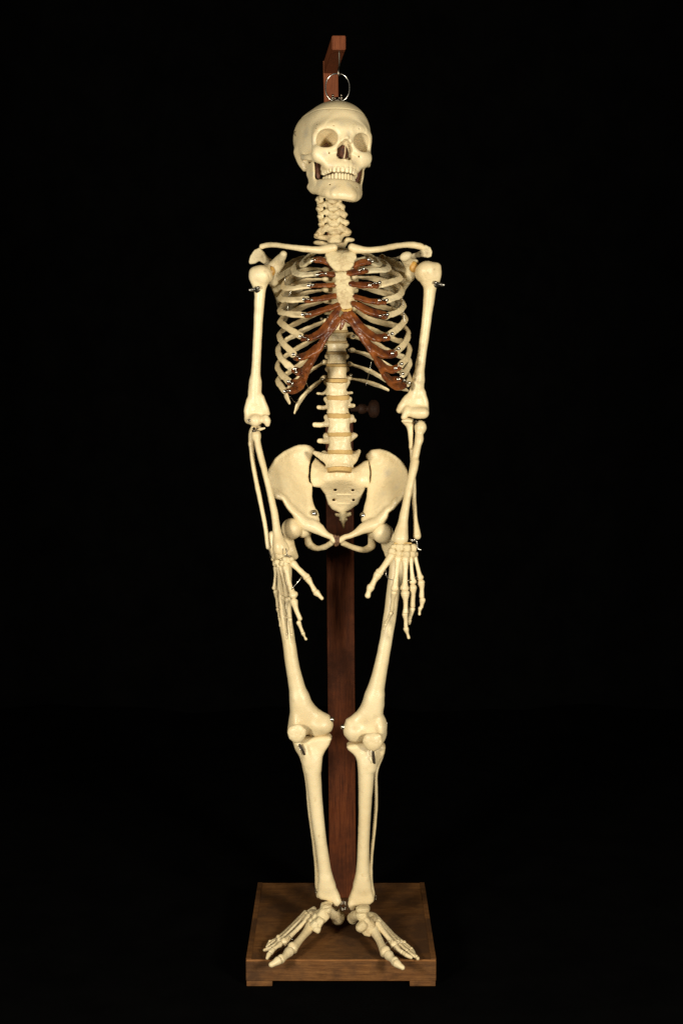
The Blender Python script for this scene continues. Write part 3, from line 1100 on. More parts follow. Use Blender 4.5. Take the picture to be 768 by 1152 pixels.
# ------------------------------------------------------------------ breastbone
s = Solid(.0011)
out = tr('W', [(192, 216, -.052), (238, 190, -.050), (285, 196, -.050), (320, 208, -.050), (355, 212, -.050), (398, 204, -.050), (448, 190, -.050), (490, 212, -.052), (494, 262, -.056), (470, 330, -.062), (437, 388, -.066),
               (400, 402, -.067), (350, 404, -.067), (300, 402, -.067), (276, 396, -.066), (230, 348, -.062), (196, 292, -.057), (184, 250, -.054)])
s.add(Sheet(out, tr('W', [(345, 300, -.064)]), .0055, .006))
bone('breastbone', s, skel, SPONGY, .0009, .008)
s = Solid(.0011)
out = tr('W', [(276, 408, -.068), (350, 402, -.069), (430, 408, -.068), (440, 440, -.070), (436, 478, -.072), (462, 516, -.075), (474, 570, -.078), (468, 610, -.080), (482, 660, -.083), (470, 720, -.086), (458, 768, -.089),
               (420, 784, -.090), (370, 786, -.090), (332, 772, -.089), (306, 722, -.086), (294, 660, -.083), (280, 620, -.080), (286, 570, -.078), (276, 530, -.076), (288, 500, -.074), (272, 450, -.071)])
s.add(Sheet(out, tr('W', [(370, 560, -.082), (370, 680, -.088)]), .0052, .006))
breast = bone('breastbone', s, skel, SPONGY, .0010, .006)
s = Solid(.0009)
out = tr('W', [(328, 768, -.091), (372, 780, -.092), (462, 764, -.091), (440, 800, -.093), (400, 812, -.094), (352, 804, -.093)])
s.add(Sheet(out, (), .004, .004))
bone('breastbone_tip', s, skel, XIPHOID, .0004, .006)

# ------------------------------------------------------------------ ribs
AXC = P(383, 370, .015)


def radial(c):
    return unit((c[0] - AXC[0], 1.15 * (c[1] - AXC[1]), .10))


def rib(back, ext, front, w=3.1, wf=3.6):
    """traced in photo pixels with depth: from the spine round the side to the front"""
    if 6 < len(back + ext + front) * 2 and len(front) == 2 and front[1][2] < -.05 and back[0][2] > .05:
        ext = [ext[0], (*ext[1][:2], ext[1][2] - .020)]
        front = [(*front[0][:2], front[0][2] - .020), front[1]]
    pts = back + ext + front
    n = len(pts)
    q = []
    for i, p in enumerate(pts):
        r = p[3] if len(p) > 3 else (w * .72 if i == 0 else (w if i < n - 1 else wf))
        q.append((p[0], p[1], p[2], r))
    s = Solid(.00115)
    s.add(Tube(tr('px', q), 6, radial, .42, True))
    a = tr('px', [q[0]])[0]
    s.add(Ell(a[:3], (.006, .007, .0055)), .004)
    return bone('rib', s, skel, RIBM, .0005, .014)


RIBM = BONE
B_ = .085
LEFT = [
    ([(366, 282, .045), (354, 284, .062)], [(343, 291, .046), (339.5, 296, .018)], [(342, 298.5, -.014), (350, 293.5, -.044)]),
    ([(366, 292, .052), (350, 291, .080)], [(335.5, 295, .062), (330.5, 303, .022)], [(338, 309, -.030), (358, 307.5, -.056)]),
    ([(366, 303, .058), (344, 303, .092)], [(325, 312, .075), (318.5, 322, .026)], [(328, 324.5, -.026), (348.5, 321.5, -.060)]),
    ([(366, 314, .064), (342, 316, .098)], [(322, 326, .078), (315.5, 335, .026)], [(324, 337.5, -.026), (344, 336.5, -.066)]),
    ([(366, 326, .068), (342, 330, .102)], [(321, 341, .078), (314.8, 349, .028)], [(322, 352.5, -.026), (343.5, 354.5, -.072)]),
    ([(366, 338, .072), (342, 345, .104)], [(320, 356, .076), (315, 361, .028)], [(322, 368, -.024), (338, 378, -.074)]),
    ([(366, 349, .072), (341, 360, .104)], [(319, 371, .074), (314, 377, .028)], [(319, 387, -.020), (330, 398.5, -.066)]),
    ([(366, 361, .070), (340, 372.5, .104)], [(318.5, 384.5, .072), (312.5, 393, .028)], [(317, 404, -.014), (328.5, 414.5, -.054)]),
    ([(366, 375, .066), (342, 387.5, .104)], [(319, 402, .070), (312, 409, .028)], [(315, 419, -.008), (325, 429, -.040)]),
    ([(366, 389, .060), (340, 408, .100)], [(319, 423, .066), (312.5, 426, .030)], [(315, 433, .004), (321, 440, -.018)]),
    ([(365, 407.5, .050), (349, 417, .082)], [(333, 427, .088), (324.5, 436, .066)], [(321.5, 443, .048), (325.5, 453, .034, 1.8)]),
    ([(364.5, 425, .040), (352, 435, .066)], [(340, 447, .076), (334, 457, .074)], [(331.5, 464, .070, 1.9)]),
]
RIGHT = [
    ([(398, 282, .045), (409, 284, .062)], [(421, 290, .046), (427, 296, .018)], [(425, 298.5, -.014), (414, 294, -.044)]),
    ([(398, 292, .052), (415, 290, .080)], [(430, 294, .062), (437, 300, .022)], [(430, 304, -.028), (411, 304.5, -.056)]),
    ([(398, 302, .058), (420, 301, .092)], [(441, 306, .074), (450, 312, .026)], [(441, 317, -.026), (423, 321.5, -.062)]),
    ([(398, 312, .064), (420, 313.5, .098)], [(442, 319, .078), (452, 326, .026)], [(447, 333.5, -.024), (432.5, 338.5, -.068)]),
    ([(398, 322, .068), (420, 326.5, .102)], [(443, 333, .078), (454, 341, .028)], [(449, 350, -.022), (433, 356, -.074)]),
    ([(398, 334, .072), (418, 342, .104)], [(443, 349, .078), (456, 357, .028)], [(449, 368, -.020), (436.5, 377.5, -.074)]),
    ([(398, 347, .072), (416, 359, .104)], [(444, 366, .076), (458.5, 371, .028)], [(456, 385, -.014), (446.5, 395, -.064)]),
    ([(398, 361, .070), (416, 369.5, .104)], [(441, 381, .074), (460, 388.5, .028)], [(457.5, 402, -.010), (451, 410.5, -.052)]),
    ([(397, 378.5, .066), (420, 386, .104)], [(446, 399, .072), (461, 405, .028)], [(458, 415, -.002), (452.5, 421.5, -.036)]),
    ([(396, 394, .060), (415, 400, .100)], [(441, 414, .078), (459, 420, .034)], [(460.5, 426, .008), (457.5, 432, -.016)]),
    ([(393, 409.5, .050), (413, 416, .084)], [(434, 427.5, .090), (448, 435, .074)], [(458, 439, .050, 2.0)]),
    ([(392, 425.5, .040), (411, 429, .068)], [(425, 433.5, .080), (436, 438.5, .080, 2.0)], []),
]
for i, rr in enumerate(LEFT):
    RIBM = DULL if i < 2 else BONE
    rib(*rr, w=(3.6 if i < 10 else 3.4), wf=(4.1 if i < 9 else 3.4 if i < 10 else 1.9))
for i, rr in enumerate(RIGHT):
    RIBM = DULL if i < 2 else BONE
    rib(*rr, w=(3.6 if i < 10 else 3.4), wf=(4.1 if i < 9 else 3.4 if i < 10 else 2.0))

# ------------------------------------------------------------------ rib cartilages, red brown
def cart(crop, paths, flat=.55, k=.004):
    s = Solid(.0010)
    for p in paths:
        s.add(Tube(tr(crop, p), 5, radial, flat, True), k)
    return bone('rib_cartilage', s, skel, CARTILAGE, .0006, .009)


def clip(crop, a, b, Y, parent):
    """bright screw heads that join rib and cartilage"""
    bits = []
    for (x, y), r in ((a, .0021), (b, .0027)):
        p = tr(crop, [(x, y, Y)])[0][:3]
        bits.append(ball(p, (r, r * .8, r), 12, 8))
        bits.append(lathe(p + (0, .004, 0), (0, -1, 0), [(0, .0034), (.0020, .0036), (.0026, .0024)], 10))
    w = tr(crop, [(*a, Y + .001), ((a[0] + b[0]) / 2, (a[1] + b[1]) / 2 - 4, Y - .004), (*b, Y + .001)])[:, :3]
    bits.append(sweep(w, .0009, 6, 4))
    v, f = merge(*bits)
    link_mesh('joint_clip', v, f, STEEL, parent)


lw = lambda x, y, Y, r: (x, y, Y, r)
c = cart('N', [[(446, 106, -.046, 22), (500, 104, -.052, 34), (590, 128, -.054, 34)]]); clip('N', (440, 112), (480, 100), -.054, c)
c = cart('N', [[(506, 240, -.060, 24), (580, 240, -.068, 27), (650, 246, -.070, 30)]]); clip('N', (486, 246), (565, 236), -.072, c)
c = cart('N', [[(424, 355, -.066, 22), (520, 352, -.076, 24), (655, 346, -.078, 25)]]); clip('N', (402, 350), (440, 345), -.078, c)
c = cart('N', [[(385, 496, -.072, 26), (500, 480, -.084, 28), (660, 452, -.084, 30)]]); clip('N', (355, 482), (432, 490), -.084, c)
c = cart('N', [[(385, 638, -.078, 30), (480, 606, -.092, 31), (600, 570, -.096, 30), (678, 540, -.092, 26)]]); clip('N', (345, 630), (425, 628), -.090, c)
# the left costal arch with its fingers to the ribs
c = cart('Q', [[(680, 0, -.096, 34), (612, 100, -.100, 36), (540, 200, -.098, 38), (470, 320, -.092, 40), (415, 430, -.080, 42), (370, 530, -.064, 46), (325, 640, -.048, 50), (250, 680, -.034, 34)],
               [(360, 172, -.080, 36), (440, 165, -.092, 38), (530, 110, -.098, 44), (620, -20, -.096, 34), (690, -110, -.092, 30)],
               [(290, 360, -.072, 38), (370, 345, -.084, 44), (460, 290, -.092, 44)],
               [(265, 480, -.058, 34), (330, 500, -.068, 46), (400, 430, -.080, 40)],
               [(225, 600, -.044, 34), (300, 600, -.054, 40), (360, 540, -.064, 40)],
               [(195, 680, -.026, 24), (260, 670, -.036, 32)]], .42)
clip('Q', (322, 154), (400, 188), -.094, c)
clip('Q', (256, 330), (316, 370), -.086, c)
clip('Q', (268, 470), (282, 502), -.074, c)
clip('Q', (212, 590), (246, 610), -.058, c)
clip('Q', (172, 684), (222, 680), -.040, c)

c = cart('O', [[(295, 128, -.048, 30), (230, 130, -.054, 38), (160, 156, -.056, 34)]]); clip('O', (300, 100), (330, 120), -.056, c)
c = cart('O', [[(268, 212, -.062, 28), (200, 214, -.070, 36), (110, 238, -.072, 34)]]); clip('O', (240, 190), (205, 205), -.078, c)
c = cart('O', [[(366, 352, -.070, 30), (280, 350, -.078, 33), (130, 338, -.080, 32)]]); clip('O', (305, 345), (400, 322), -.084, c)
c = cart('O', [[(444, 512, -.074, 28), (330, 504, -.086, 30), (160, 462, -.086, 28)]]); clip('O', (400, 492), (468, 490), -.088, c)
c = cart('O', [[(446, 636, -.080, 38), (310, 602, -.094, 40), (220, 560, -.098, 40), (150, 520, -.094, 28)]]); clip('O', (402, 640), (475, 630), -.094, c)
c = cart('R', [[(60, -30, -.094, 34), (140, 20, -.098, 40), (230, 150, -.100, 44), (325, 290, -.092, 46), (395, 420, -.078, 46), (450, 530, -.062, 48), (520, 620, -.046, 42), (620, 640, -.026, 30)],
               [(462, 168, -.080, 40), (360, 170, -.094, 42), (270, 110, -.100, 44), (170, -10, -.098, 34), (120, -80, -.094, 28)],
               [(535, 322, -.072, 42), (440, 328, -.084, 46), (350, 280, -.092, 46)],
               [(580, 455, -.056, 38), (500, 478, -.066, 40), (420, 430, -.076, 44)],
               [(580, 570, -.042, 32), (520, 580, -.050, 40), (460, 540, -.060, 40)],
               [(640, 620, -.022, 26), (570, 640, -.034, 34)]], .42)
clip('R', (455, 168), (520, 130), -.092, c)
clip('R', (522, 320), (582, 275), -.082, c)
clip('R', (554, 462), (612, 420), -.068, c)
clip('R', (578, 568), (622, 515), -.052, c)
clip('R', (630, 580), (686, 604), -.034, c)
# two forked fingers below the breastbone
c = cart('W', [[(392, 800, -.094, 26), (380, 860, -.096, 22), (358, 920, -.096, 19), (336, 972, -.094, 14)]])
c = cart('W', [[(400, 810, -.094, 28), (430, 860, -.096, 26), (462, 930, -.096, 24), (475, 965, -.094, 18)]])

# fine wires that hold the ribs apart
for crop, pts in (('N', [(175, 215, -.012), (176, 345, -.016)]), ('N', [(222, 360, -.032), (228, 420, -.034), (190, 500, -.028), (205, 560, -.03), (190, 640, -.026)]),
                  ('R', [(322, 390, .078), (304, 480, .080), (285, 560, .072), (268, 632, .072)]), ('Q', [(370, 585, -.068), (412, 672, .07)]), ('Q', [(225, 735, .04), (255, 775, .06), (290, 800, .066)]),
                  ('O', [(610, 440, -.026), (624, 510, -.022), (632, 640, -.018), (648, 740, -.016)])):
    v, f = sweep(tr(crop, pts)[:, :3], .0006, 6, 4)
    link_mesh('rib_wire', v, f, STEEL, skel)
# small metal pins where the lower ribs meet the spine
for crop, x, y, Y in (('Q', 540, 403, .046), ('Q', 532, 570, .032), ('Q', 560, 255, .05), ('R', 105, 290, .046), ('R', 110, 420, .04), ('R', 150, 155, .054), ('R', 125, 530, .03), ('N', 525, 672, .06), ('N', 590, 655, .06)):
    p = tr(crop, [(x, y, Y)])[0][:3]
    v, f = ball(p, .0034, 12, 8)
    link_mesh('pin', v, f, DARKSTEEL, skel)
# ------------------------------------------------------------------ collar bones and shoulder blades
s = Solid(.0011)
s.add(Tube(tr('B', [(146, 456, .020, 19), (185, 447, .012, 18), (240, 447, -.006, 16), (330, 459, -.030, 17), (430, 472, -.046, 20), (530, 480, -.052, 25), (590, 470, -.052, 30), (622, 464, -.050, 27)])))
bone('collar_bone', s, skel, BONE, .0006, .02)
s = Solid(.0011)
s.add(Tube(tr('C', [(152, 462, -.050, 26), (185, 474, -.052, 28), (250, 481, -.050, 22), (330, 475, -.040, 20), (410, 460, -.020, 19), (480, 448, -.004, 19), (550, 446, .012, 21), (612, 458, .020, 22), (632, 472, .022, 14)])))
bone('collar_bone', s, skel, BONE, .0006, .02)

s = Solid(.0012)
out = tr('N', [(70, 190, .026), (120, 140, .034), (175, 138, .044), (240, 98, .066), (320, 66, .086), (372, 58, .096), (392, 120, .104), (380, 250, .110), (350, 400, .114), (300, 540, .116), (230, 640, .114), (180, 690, .110),
               (150, 668, .104), (130, 590, .092), (100, 480, .072), (66, 370, .048), (50, 300, .034)])
s.add(Sheet(out, tr('N', [(200, 300, .082), (260, 250, .096)]), .0022, .003), 0)
s.add(Tube(tr('N', [(40, 300, .028, 34), (80, 400, .054, 26), (112, 500, .078, 22), (140, 610, .098, 22), (172, 680, .110, 20)])), .006)
s.add(Tube(tr('B', [(206, 605, .016, 36), (214, 640, .020, 40), (220, 690, .026, 34)])), .006)               # socket
s.add(Tube(tr('B', [(262, 560, .018, 34), (240, 600, .020, 36)]), 1), .008)
s.add(Tube(tr('B', [(230, 580, .020, 34), (262, 545, .004, 30), (282, 522, -.012, 26), (288, 508, -.020, 22)])), .006)   # beak
out = tr('B', [(132, 460, .022), (98, 478, .018), (70, 515, .014), (58, 560, .012), (66, 574, .012), (100, 570, .014), (128, 556, .020), (160, 572, .032), (192, 580, .042), (205, 556, .048), (188, 528, .044), (165, 500, .034), (148, 478, .026)])
s.add(Sheet(out, (), .0038, .004), .003)
s.add(Tube(tr('B', [(180, 560, .040, 20), (220, 560, .062, 18), (270, 570, .084, 14), (330, 590, .104, 10)])), .005)
s.cut(Ell(tr('B', [(192, 640, .004)])[0], (.010, .016, .018)), .003)
bone('shoulder_blade', s, skel, DULL, .0006, .012)

s = Solid(.0012)
out = tr('O', [(690, 215, .026), (650, 170, .034), (600, 122, .044), (540, 98, .060), (480, 70, .078), (420, 45, .094), (390, 60, .102), (390, 200, .110), (420, 350, .114), (470, 480, .116), (520, 580, .116), (552, 600, .114),
               (572, 560, .106), (592, 470, .092), (630, 390, .068), (680, 300, .044), (720, 250, .030)])
s.add(Sheet(out, tr('O', [(560, 250, .082), (500, 200, .096)]), .0022, .003), 0)
s.add(Tube(tr('O', [(700, 262, .024, 36), (655, 340, .048, 26), (610, 420, .074, 24), (582, 520, .098, 22), (556, 588, .110, 20)])), .006)
s.add(Tube(tr('C', [(560, 570, .018, 34), (548, 610, .022, 40), (538, 650, .026, 34)])), .006)
s.add(Tube(tr('C', [(540, 580, .020, 36), (516, 552, .004, 32), (502, 530, -.010, 26), (514, 518, -.016, 22)])), .006)
s.add(Ell(tr('C', [(510, 522, -.016)])[0], (.0125, .0065, .0080), np.array(Matrix.Rotation(math.radians(-25), 3, 'Y'))), .005)
out = tr('C', [(612, 456, .022), (640, 446, .018), (672, 462, .014), (686, 492, .012), (680, 524, .012), (655, 534, .014), (620, 524, .022), (588, 528, .034), (556, 530, .044), (552, 514, .048), (580, 498, .042), (604, 484, .030)])
s.add(Sheet(out, (), .0038, .004), .003)
s.add(Tube(tr('C', [(560, 520, .044, 16), (520, 520, .066, 15), (470, 530, .086, 12), (420, 540, .102, 9)])), .005)
bone('shoulder_blade', s, skel, DULL, .0006, .012)
for crop, x, y, Y, rx, ry in (('B', 208, 622, .006, 26, 34), ('C', 562, 592, .008, 30, 38)):
    q = tr(crop, [(x, y, Y, rx), (x, y, Y, ry)])
    v, f = ball(q[0][:3], (q[0][3], .008, q[1][3]), 18, 12)
    link_mesh('joint_pad', v, f, WASHER, skel)
q = tr('O', [(425, 80, .075, 18)])[0]
v, f = ball(q[:3], (q[3], .004, q[3] * 1.4), 14, 9)
link_mesh('joint_pad', v, f, WASHER, skel)


# ------------------------------------------------------------------ upper arms
def humerus(crop, shaft, head, tub, groove, distal):
    s = Solid(.0012)
    s.add(Tube(tr(crop, shaft), 5), 0)
    for x, y, Y, rx, rz, ry in head:
        q = tr(crop, [(x, y, Y, rx), (x, y, Y, rz)])
        s.add(Ell(q[0][:3], (q[0][3], ry, q[1][3])), .006)
    for p in tub:
        s.add(Tube(tr(crop, p), 3), .008)
    for p in groove:
        s.cut(Tube(tr(crop, p), 4), .004)
    for p in distal:
        s.add(Tube(tr(crop, p[0]), 3, p[1], p[2]) if len(p) > 1 else Tube(tr(crop, p[0]), 3), .007)
    return bone('upper_arm_bone', s, skel, BONE, .0005, .02)


FLAT_Y = np.array((0, 1.0, 0))
humL = humerus('G', [(150, 185, .0, 46), (146, 225, .001, 36), (140, 330, .003, 29), (132, 450, .005, 26.5), (126, 580, .007, 25), (122, 680, .009, 26), (117, 760, .011, 29), (114, 830, .013, 30), (112, 900, .014, 24)],
               [(152, 152, -.004, 63, 54, .021)],
               [[(112, 140, -.006, 30), (108, 175, -.006, 27), (120, 215, -.002, 20)], [(150, 130, -.012, 24), (160, 175, -.012, 18)], [(185, 130, .010, 36), (196, 165, .006, 24)]],
               [[(148, 112, -.034, 9), (150, 165, -.031, 9), (148, 215, -.024, 7)], [(176, 108, -.028, 3), (196, 140, -.022, 3.5), (204, 172, -.014, 4)]],
               [([(117, 790, .013, 30), (113, 850, .014, 37), (113, 900, .014, 47), (120, 945, .014, 58)], FLAT_Y, .46), ([(84, 900, .014, 14), (72, 960, .014, 18), (78, 1008, .014, 17)],), ([(150, 880, .014, 18), (180, 950, .016, 17), (191, 972, .018, 12)],),
                ([(84, 1005, .012, 27), (110, 1012, .004, 33)],), ([(122, 1012, .004, 31), (148, 1006, .007, 22), (166, 1008, .006, 19)],), ([(180, 996, .001, 17), (186, 1014, .0, 21), (188, 1034, .001, 15)],)])
humR = humerus('H', [(246, 175, .0, 54), (253, 220, .001, 40), (245, 320, .003, 32), (232, 430, .005, 27.5), (218, 540, .007, 26), (205, 630, .009, 26), (192, 720, .011, 29), (182, 790, .013, 30), (172, 860, .014, 24)],
               [(236, 132, -.004, 66, 60, .021)],
               [[(292, 108, -.006, 27), (296, 150, -.006, 26), (284, 195, -.002, 24)], [(255, 110, -.012, 22), (262, 160, -.010, 20)], [(205, 140, .006, 38), (200, 155, .004, 32)]],
               [[(268, 90, -.033, 9), (272, 140, -.031, 9), (268, 195, -.023, 7)], [(222, 100, -.030, 3), (214, 140, -.026, 3.5), (226, 176, -.020, 3.5)]],
               [([(185, 770, .013, 30), (176, 830, .014, 40), (166, 880, .014, 52), (158, 922, .014, 66)], FLAT_Y, .44), ([(210, 850, .014, 16), (226, 910, .014, 17), (232, 955, .014, 13)],), ([(120, 890, .014, 22), (90, 930, .016, 24), (76, 950, .018, 20)],),
                ([(122, 945, .004, 17), (112, 970, .003, 20), (100, 992, .002, 17)],), ([(120, 960, .006, 20), (142, 962, .005, 19), (158, 966, .003, 29), (185, 968, .002, 33), (214, 968, .004, 33)],)])
UM = (.20, .135, .065)
colour_patches(humR, [(471.5, 400, .0045, UM, .55), (469.5, 410, .004, UM, .6), (466.5, 427, .0045, UM, .7), (463.5, 438, .004, UM, .75), (474, 388, .006, UM, .3), (488, 303, .003, UM, .4), (481, 307, .003, UM, .35), (480, 340, .010, (.62, .52, .34), .5)], 'stained_arm_bone')
colour_patches(humL, [(291, 309, .004, UM, .3), (298, 305, .004, UM, .3), (287, 390, .008, (.66, .56, .36), .5), (289, 350, .010, (.62, .50, .32), .5), (294, 470, .006, (.56, .42, .22), .5)], 'stained_arm_bone')
# screws of the shoulder joints: a wing nut and washer
for crop, x, y, sx, par in (('G', 112, 236, -1, humL), ('H', 306, 206, 1, humR)):
    c = tr(crop, [(x - sx * 8, y, -.010)])[0][:3]
    ax = unit((sx * .62, -.78, 0))
    bits = [lathe(c - ax * .012, ax, [(0, .003), (.007, .003), (.007, .0080), (.0095, .0080), (.0095, .0055), (.0130, .005), (.0130, .0024), (.0150, .002)], 12)]
    for k in (-1, 1):
        d = unit(np.cross(ax, (0, .3, 1))) * k
        bits.append(sweep([c + ax * .000, c + ax * .001 + d * .006, c + ax * .005 + d * .010, c + ax * .006 + d * .0125], .0036, 8, 4))
    v, f = merge(*bits)
    link_mesh('wing_nut', v, f, GREY_STEEL, par)
c = tr('AC', [(228, 262, -.004)])[0][:3]
v, f = lathe(c + (0, .008, 0), (-.15, -1, 0), [(0, .0035), (.010, .0035), (.0105, .0022), (.006, .002)], 12)
link_mesh('screw', v, f, DARKSTEEL, humL)

# ------------------------------------------------------------------ forearms
s = Solid(.0011)
s.add(Tube(tr('AC', [(330, 478, -.006, 72), (330, 500, -.006, 82), (332, 520, -.006, 80)]), 3), 0)
s.add(Tube(tr('I', [(80, 84, -.006, 16), (84, 105, -.008, 16), (92, 150, -.012, 17), (106, 205, -.018, 15.5), (125, 275, -.028, 15), (142, 340, -.036, 15.5), (158, 410, -.044, 16), (172, 480, -.052, 17.5), (182, 550, -.060, 20), (190, 605, -.065, 28), (198, 640, -.068, 37), (200, 656, -.068, 38)])), .003)
s.add(Tube(tr('I', [(224, 630, -.070, 10), (232, 652, -.071, 12)]), 1), .004)
bone('radius', s, skel, BONE, .0004, .015)
s = Solid(.0011)
s.add(Tube(tr('AC', [(300, 395, .010, 60), (280, 450, .012, 62), (262, 520, .010, 52), (252, 640, .006, 40)]), 4), 0)
s.add(Tube(tr('AC', [(330, 405, .004, 34), (400, 400, -.006, 26), (470, 384, -.010, 14)])), .004)
s.add(Tube(tr('AC', [(340, 395, .022, 60), (360, 330, .030, 55)]), 1), .006)
s.add(Tube(tr('I', [(57, 130, .008, 13), (62, 200, .002, 12), (76, 290, -.008, 12), (94, 380, -.020, 11.5), (112, 470, -.032, 11), (128, 550, -.042, 11), (138, 620, -.050, 12), (142, 645, -.052, 13)])), .004)
bone('ulna', s, skel, BONE, .0004, .015)
v, f = merge(*[lathe(tr('AC', [(x, y, -.012)])[0][:3], ax, pr, 10) for x, y, ax, pr in
               ((300, 415, (0, 0, 1), [(-.004, .0045), (0, .0045), (.001, .002), (.006, .002)]), (345, 430, (1, 0, .2), [(-.005, .0012), (.004, .0012)]), (305, 392, (1, 0, 0), [(-.004, .0014), (.006, .0014)]))])
link_mesh('elbow_spring', v, f, DARKSTEEL, skel)

s = Solid(.0011)
s.add(Tube(tr('AD', [(470, 420, -.004, 90), (472, 445, -.004, 98), (462, 480, -.004, 80)]), 3), 0)
s.add(Tube(tr('AD', [(460, 480, -.004, 72), (452, 560, -.007, 66), (450, 640, -.010, 70), (430, 720, -.013, 60), (395, 860, -.018, 62), (370, 1000, -.022, 62), (352, 1140, -.027, 60)])), .004)
s.add(Tube(tr('J', [(340, 220, -.025, 19.5), (328, 270, -.032, 20), (314, 330, -.040, 19.5), (300, 400, -.048, 19), (288, 465, -.055, 20.5), (278, 530, -.061, 26), (270, 575, -.065, 34), (267, 600, -.067, 39)])), .003)
s.add(Tube(tr('J', [(238, 590, -.066, 12), (232, 606, -.067, 10)]), 1), .004)
bone('radius', s, skel, BONE, .0004, .015)
s = Solid(.0011)
s.add(Tube(tr('AD', [(215, 340, .004, 44), (270, 360, .004, 70), (300, 410, .006, 66), (310, 500, .004, 50), (318, 620, .0, 40), (322, 760, -.006, 36)])), 0)
s.add(Tube(tr('AD', [(300, 360, .022, 60), (300, 300, .030, 55)]), 1), .006)
s.add(Tube(tr('AD', [(180, 340, -.006, 20), (240, 335, -.008, 30), (320, 345, -.006, 26)])), .004)
s.add(Tube(tr('J', [(324, 150, -.002, 12), (328, 240, -.008, 11.5), (332, 340, -.018, 12), (335, 430, -.028, 11.5), (342, 520, -.038, 12.5), (347, 565, -.043, 17), (349, 588, -.045, 20)])), .004)
bone('ulna', s, skel, BONE, .0004, .015)
v, f = merge(sweep(tr('AD', [(350, 380, -.004), (400, 345, -.010), (450, 378, -.004), (420, 400, -.012)])[:, :3], .0013, 7, 5),
             sweep(tr('AD', [(380, 395, -.010), (440, 352, -.010), (560, 350, -.004)])[:, :3], .0011, 7, 5))
link_mesh('elbow_spring', v, f, DARKSTEEL, skel)


# ------------------------------------------------------------------ hands
def wrist(crop, rocks, name='wrist_bones'):
    s = Solid(.0008)
    for x, y, Y, rx, ry, rot in rocks:
        q = tr(crop, [(x, y, Y, rx), (x, y, Y, ry)])
        R = np.array(Matrix.Rotation(math.radians(rot), 3, 'Y'))
        s.add(Ell(q[0][:3], (q[0][3] * 1.1, .0078, q[1][3] * 1.1), R, 2.8), .0003)
    return bone(name, s, skel, SPONGY, .0005, .005)


def digit(name, crop, pts, parent, head=1.32, foot=False, mat=None):
    """one finger bone: flared base, slim waist, knuckled end"""
    q = (trf if foot else tr)(crop, pts)
    q[:, 3] *= (1.12 if q[:, 3].max() < .0075 else .98) if foot else 1.10
    a, b = q[0], q[-1]
    L = np.linalg.norm(b[:3] - a[:3])
    s = Solid(.0007 if not foot else .0009)
    s.add(Tube(q, 5), 0)
    d = unit(b[:3] - a[:3])
    sd = unit(np.cross(d, (0, -1, 0)))
    tip = q[-1, 3] < q[0, 3] * .8
    for e, sg in ((b, 1),):
        for k in (() if tip else (-1, 1)):
            s.add(Ell(e[:3] + sd * k * e[3] * .5 - d * e[3] * .1, np.ones(3) * e[3] * .66), .0018)
    return bone(name, s, parent, mat or BONE, .0003, .006)


wL = wrist('S', [(165, 268, -.076, 42, 28, 10), (118, 268, -.066, 20, 30, 0), (108, 295, -.060, 16, 22, 20), (225, 262, -.076, 26, 18, -30), (262, 310, -.080, 36, 30, 20), (292, 300, -.082, 24, 24, 0), (200, 340, -.080, 26, 30, 0),
                 (152, 330, -.074, 28, 26, 0), (228, 300, -.082, 26, 24, 0), (128, 345, -.064, 24, 26, 0), (165, 362, -.074, 18, 18, 0), (235, 345, -.084, 24, 22, 30)])
digit('palm_bone', 'S', [(312, 350, -.084, 34), (345, 385, -.088, 26), (395, 435, -.092, 25), (442, 480, -.096, 28)], wL)
digit('finger_bone', 'S', [(458, 505, -.098, 30), (490, 555, -.101, 20), (520, 612, -.104, 24)], wL)
digit('finger_bone', 'S', [(540, 636, -.106, 31), (570, 665, -.108, 19), (594, 692, -.110, 16)], wL)
digit('palm_bone', 'S', [(236, 390, -.086, 34), (250, 450, -.092, 23), (268, 540, -.098, 21), (296, 630, -.104, 28), (310, 660, -.106, 36)], wL)
digit('finger_bone', 'S', [(316, 728, -.108, 36), (330, 780, -.110, 24), (355, 850, -.112, 20), (374, 895, -.113, 21)], wL)
digit('finger_bone', 'S', [(364, 936, -.112, 22), (382, 980, -.110, 14.5), (398, 1022, -.108, 16)], wL)
digit('finger_bone', 'S', [(406, 1042, -.106, 18), (422, 1075, -.104, 9), (434, 1098, -.102, 13)], wL)
digit('palm_bone', 'S', [(192, 390, -.078, 26), (205, 460, -.080, 17), (225, 560, -.080, 17), (245, 660, -.078, 25)], wL)
digit('finger_bone', 'S', [(255, 705, -.076, 28), (262, 790, -.070, 17), (270, 870, -.064, 20)], wL)
digit('finger_bone', 'S', [(276, 905, -.060, 20), (284, 980, -.054, 13), (290, 1030, -.050, 15)], wL)
digit('finger_bone', 'S', [(292, 1055, -.047, 16), (296, 1100, -.044, 10), (300, 1130, -.042, 11)], wL)
digit('palm_bone', 'S', [(160, 390, -.068, 22), (172, 460, -.070, 15), (190, 560, -.068, 15), (205, 645, -.064, 22)], wL)
digit('finger_bone', 'S', [(210, 690, -.060, 24), (216, 770, -.054, 15), (228, 850, -.048, 18)], wL)
digit('finger_bone', 'S', [(232, 885, -.044, 18), (238, 960, -.040, 12), (242, 1020, -.038, 14)], wL)
digit('finger_bone', 'S', [(244, 1040, -.037, 15), (245, 1065, -.036, 9), (246, 1090, -.036, 10)], wL)
digit('palm_bone', 'S', [(134, 390, -.056, 22), (134, 450, -.056, 15), (126, 530, -.054, 14), (122, 590, -.052, 19)], wL)
digit('finger_bone', 'S', [(138, 628, -.050, 25), (148, 700, -.046, 15), (155, 770, -.044, 17)], wL)
digit('finger_bone', 'S', [(158, 800, -.042, 18), (164, 840, -.040, 11), (170, 875, -.038, 12)], wL)
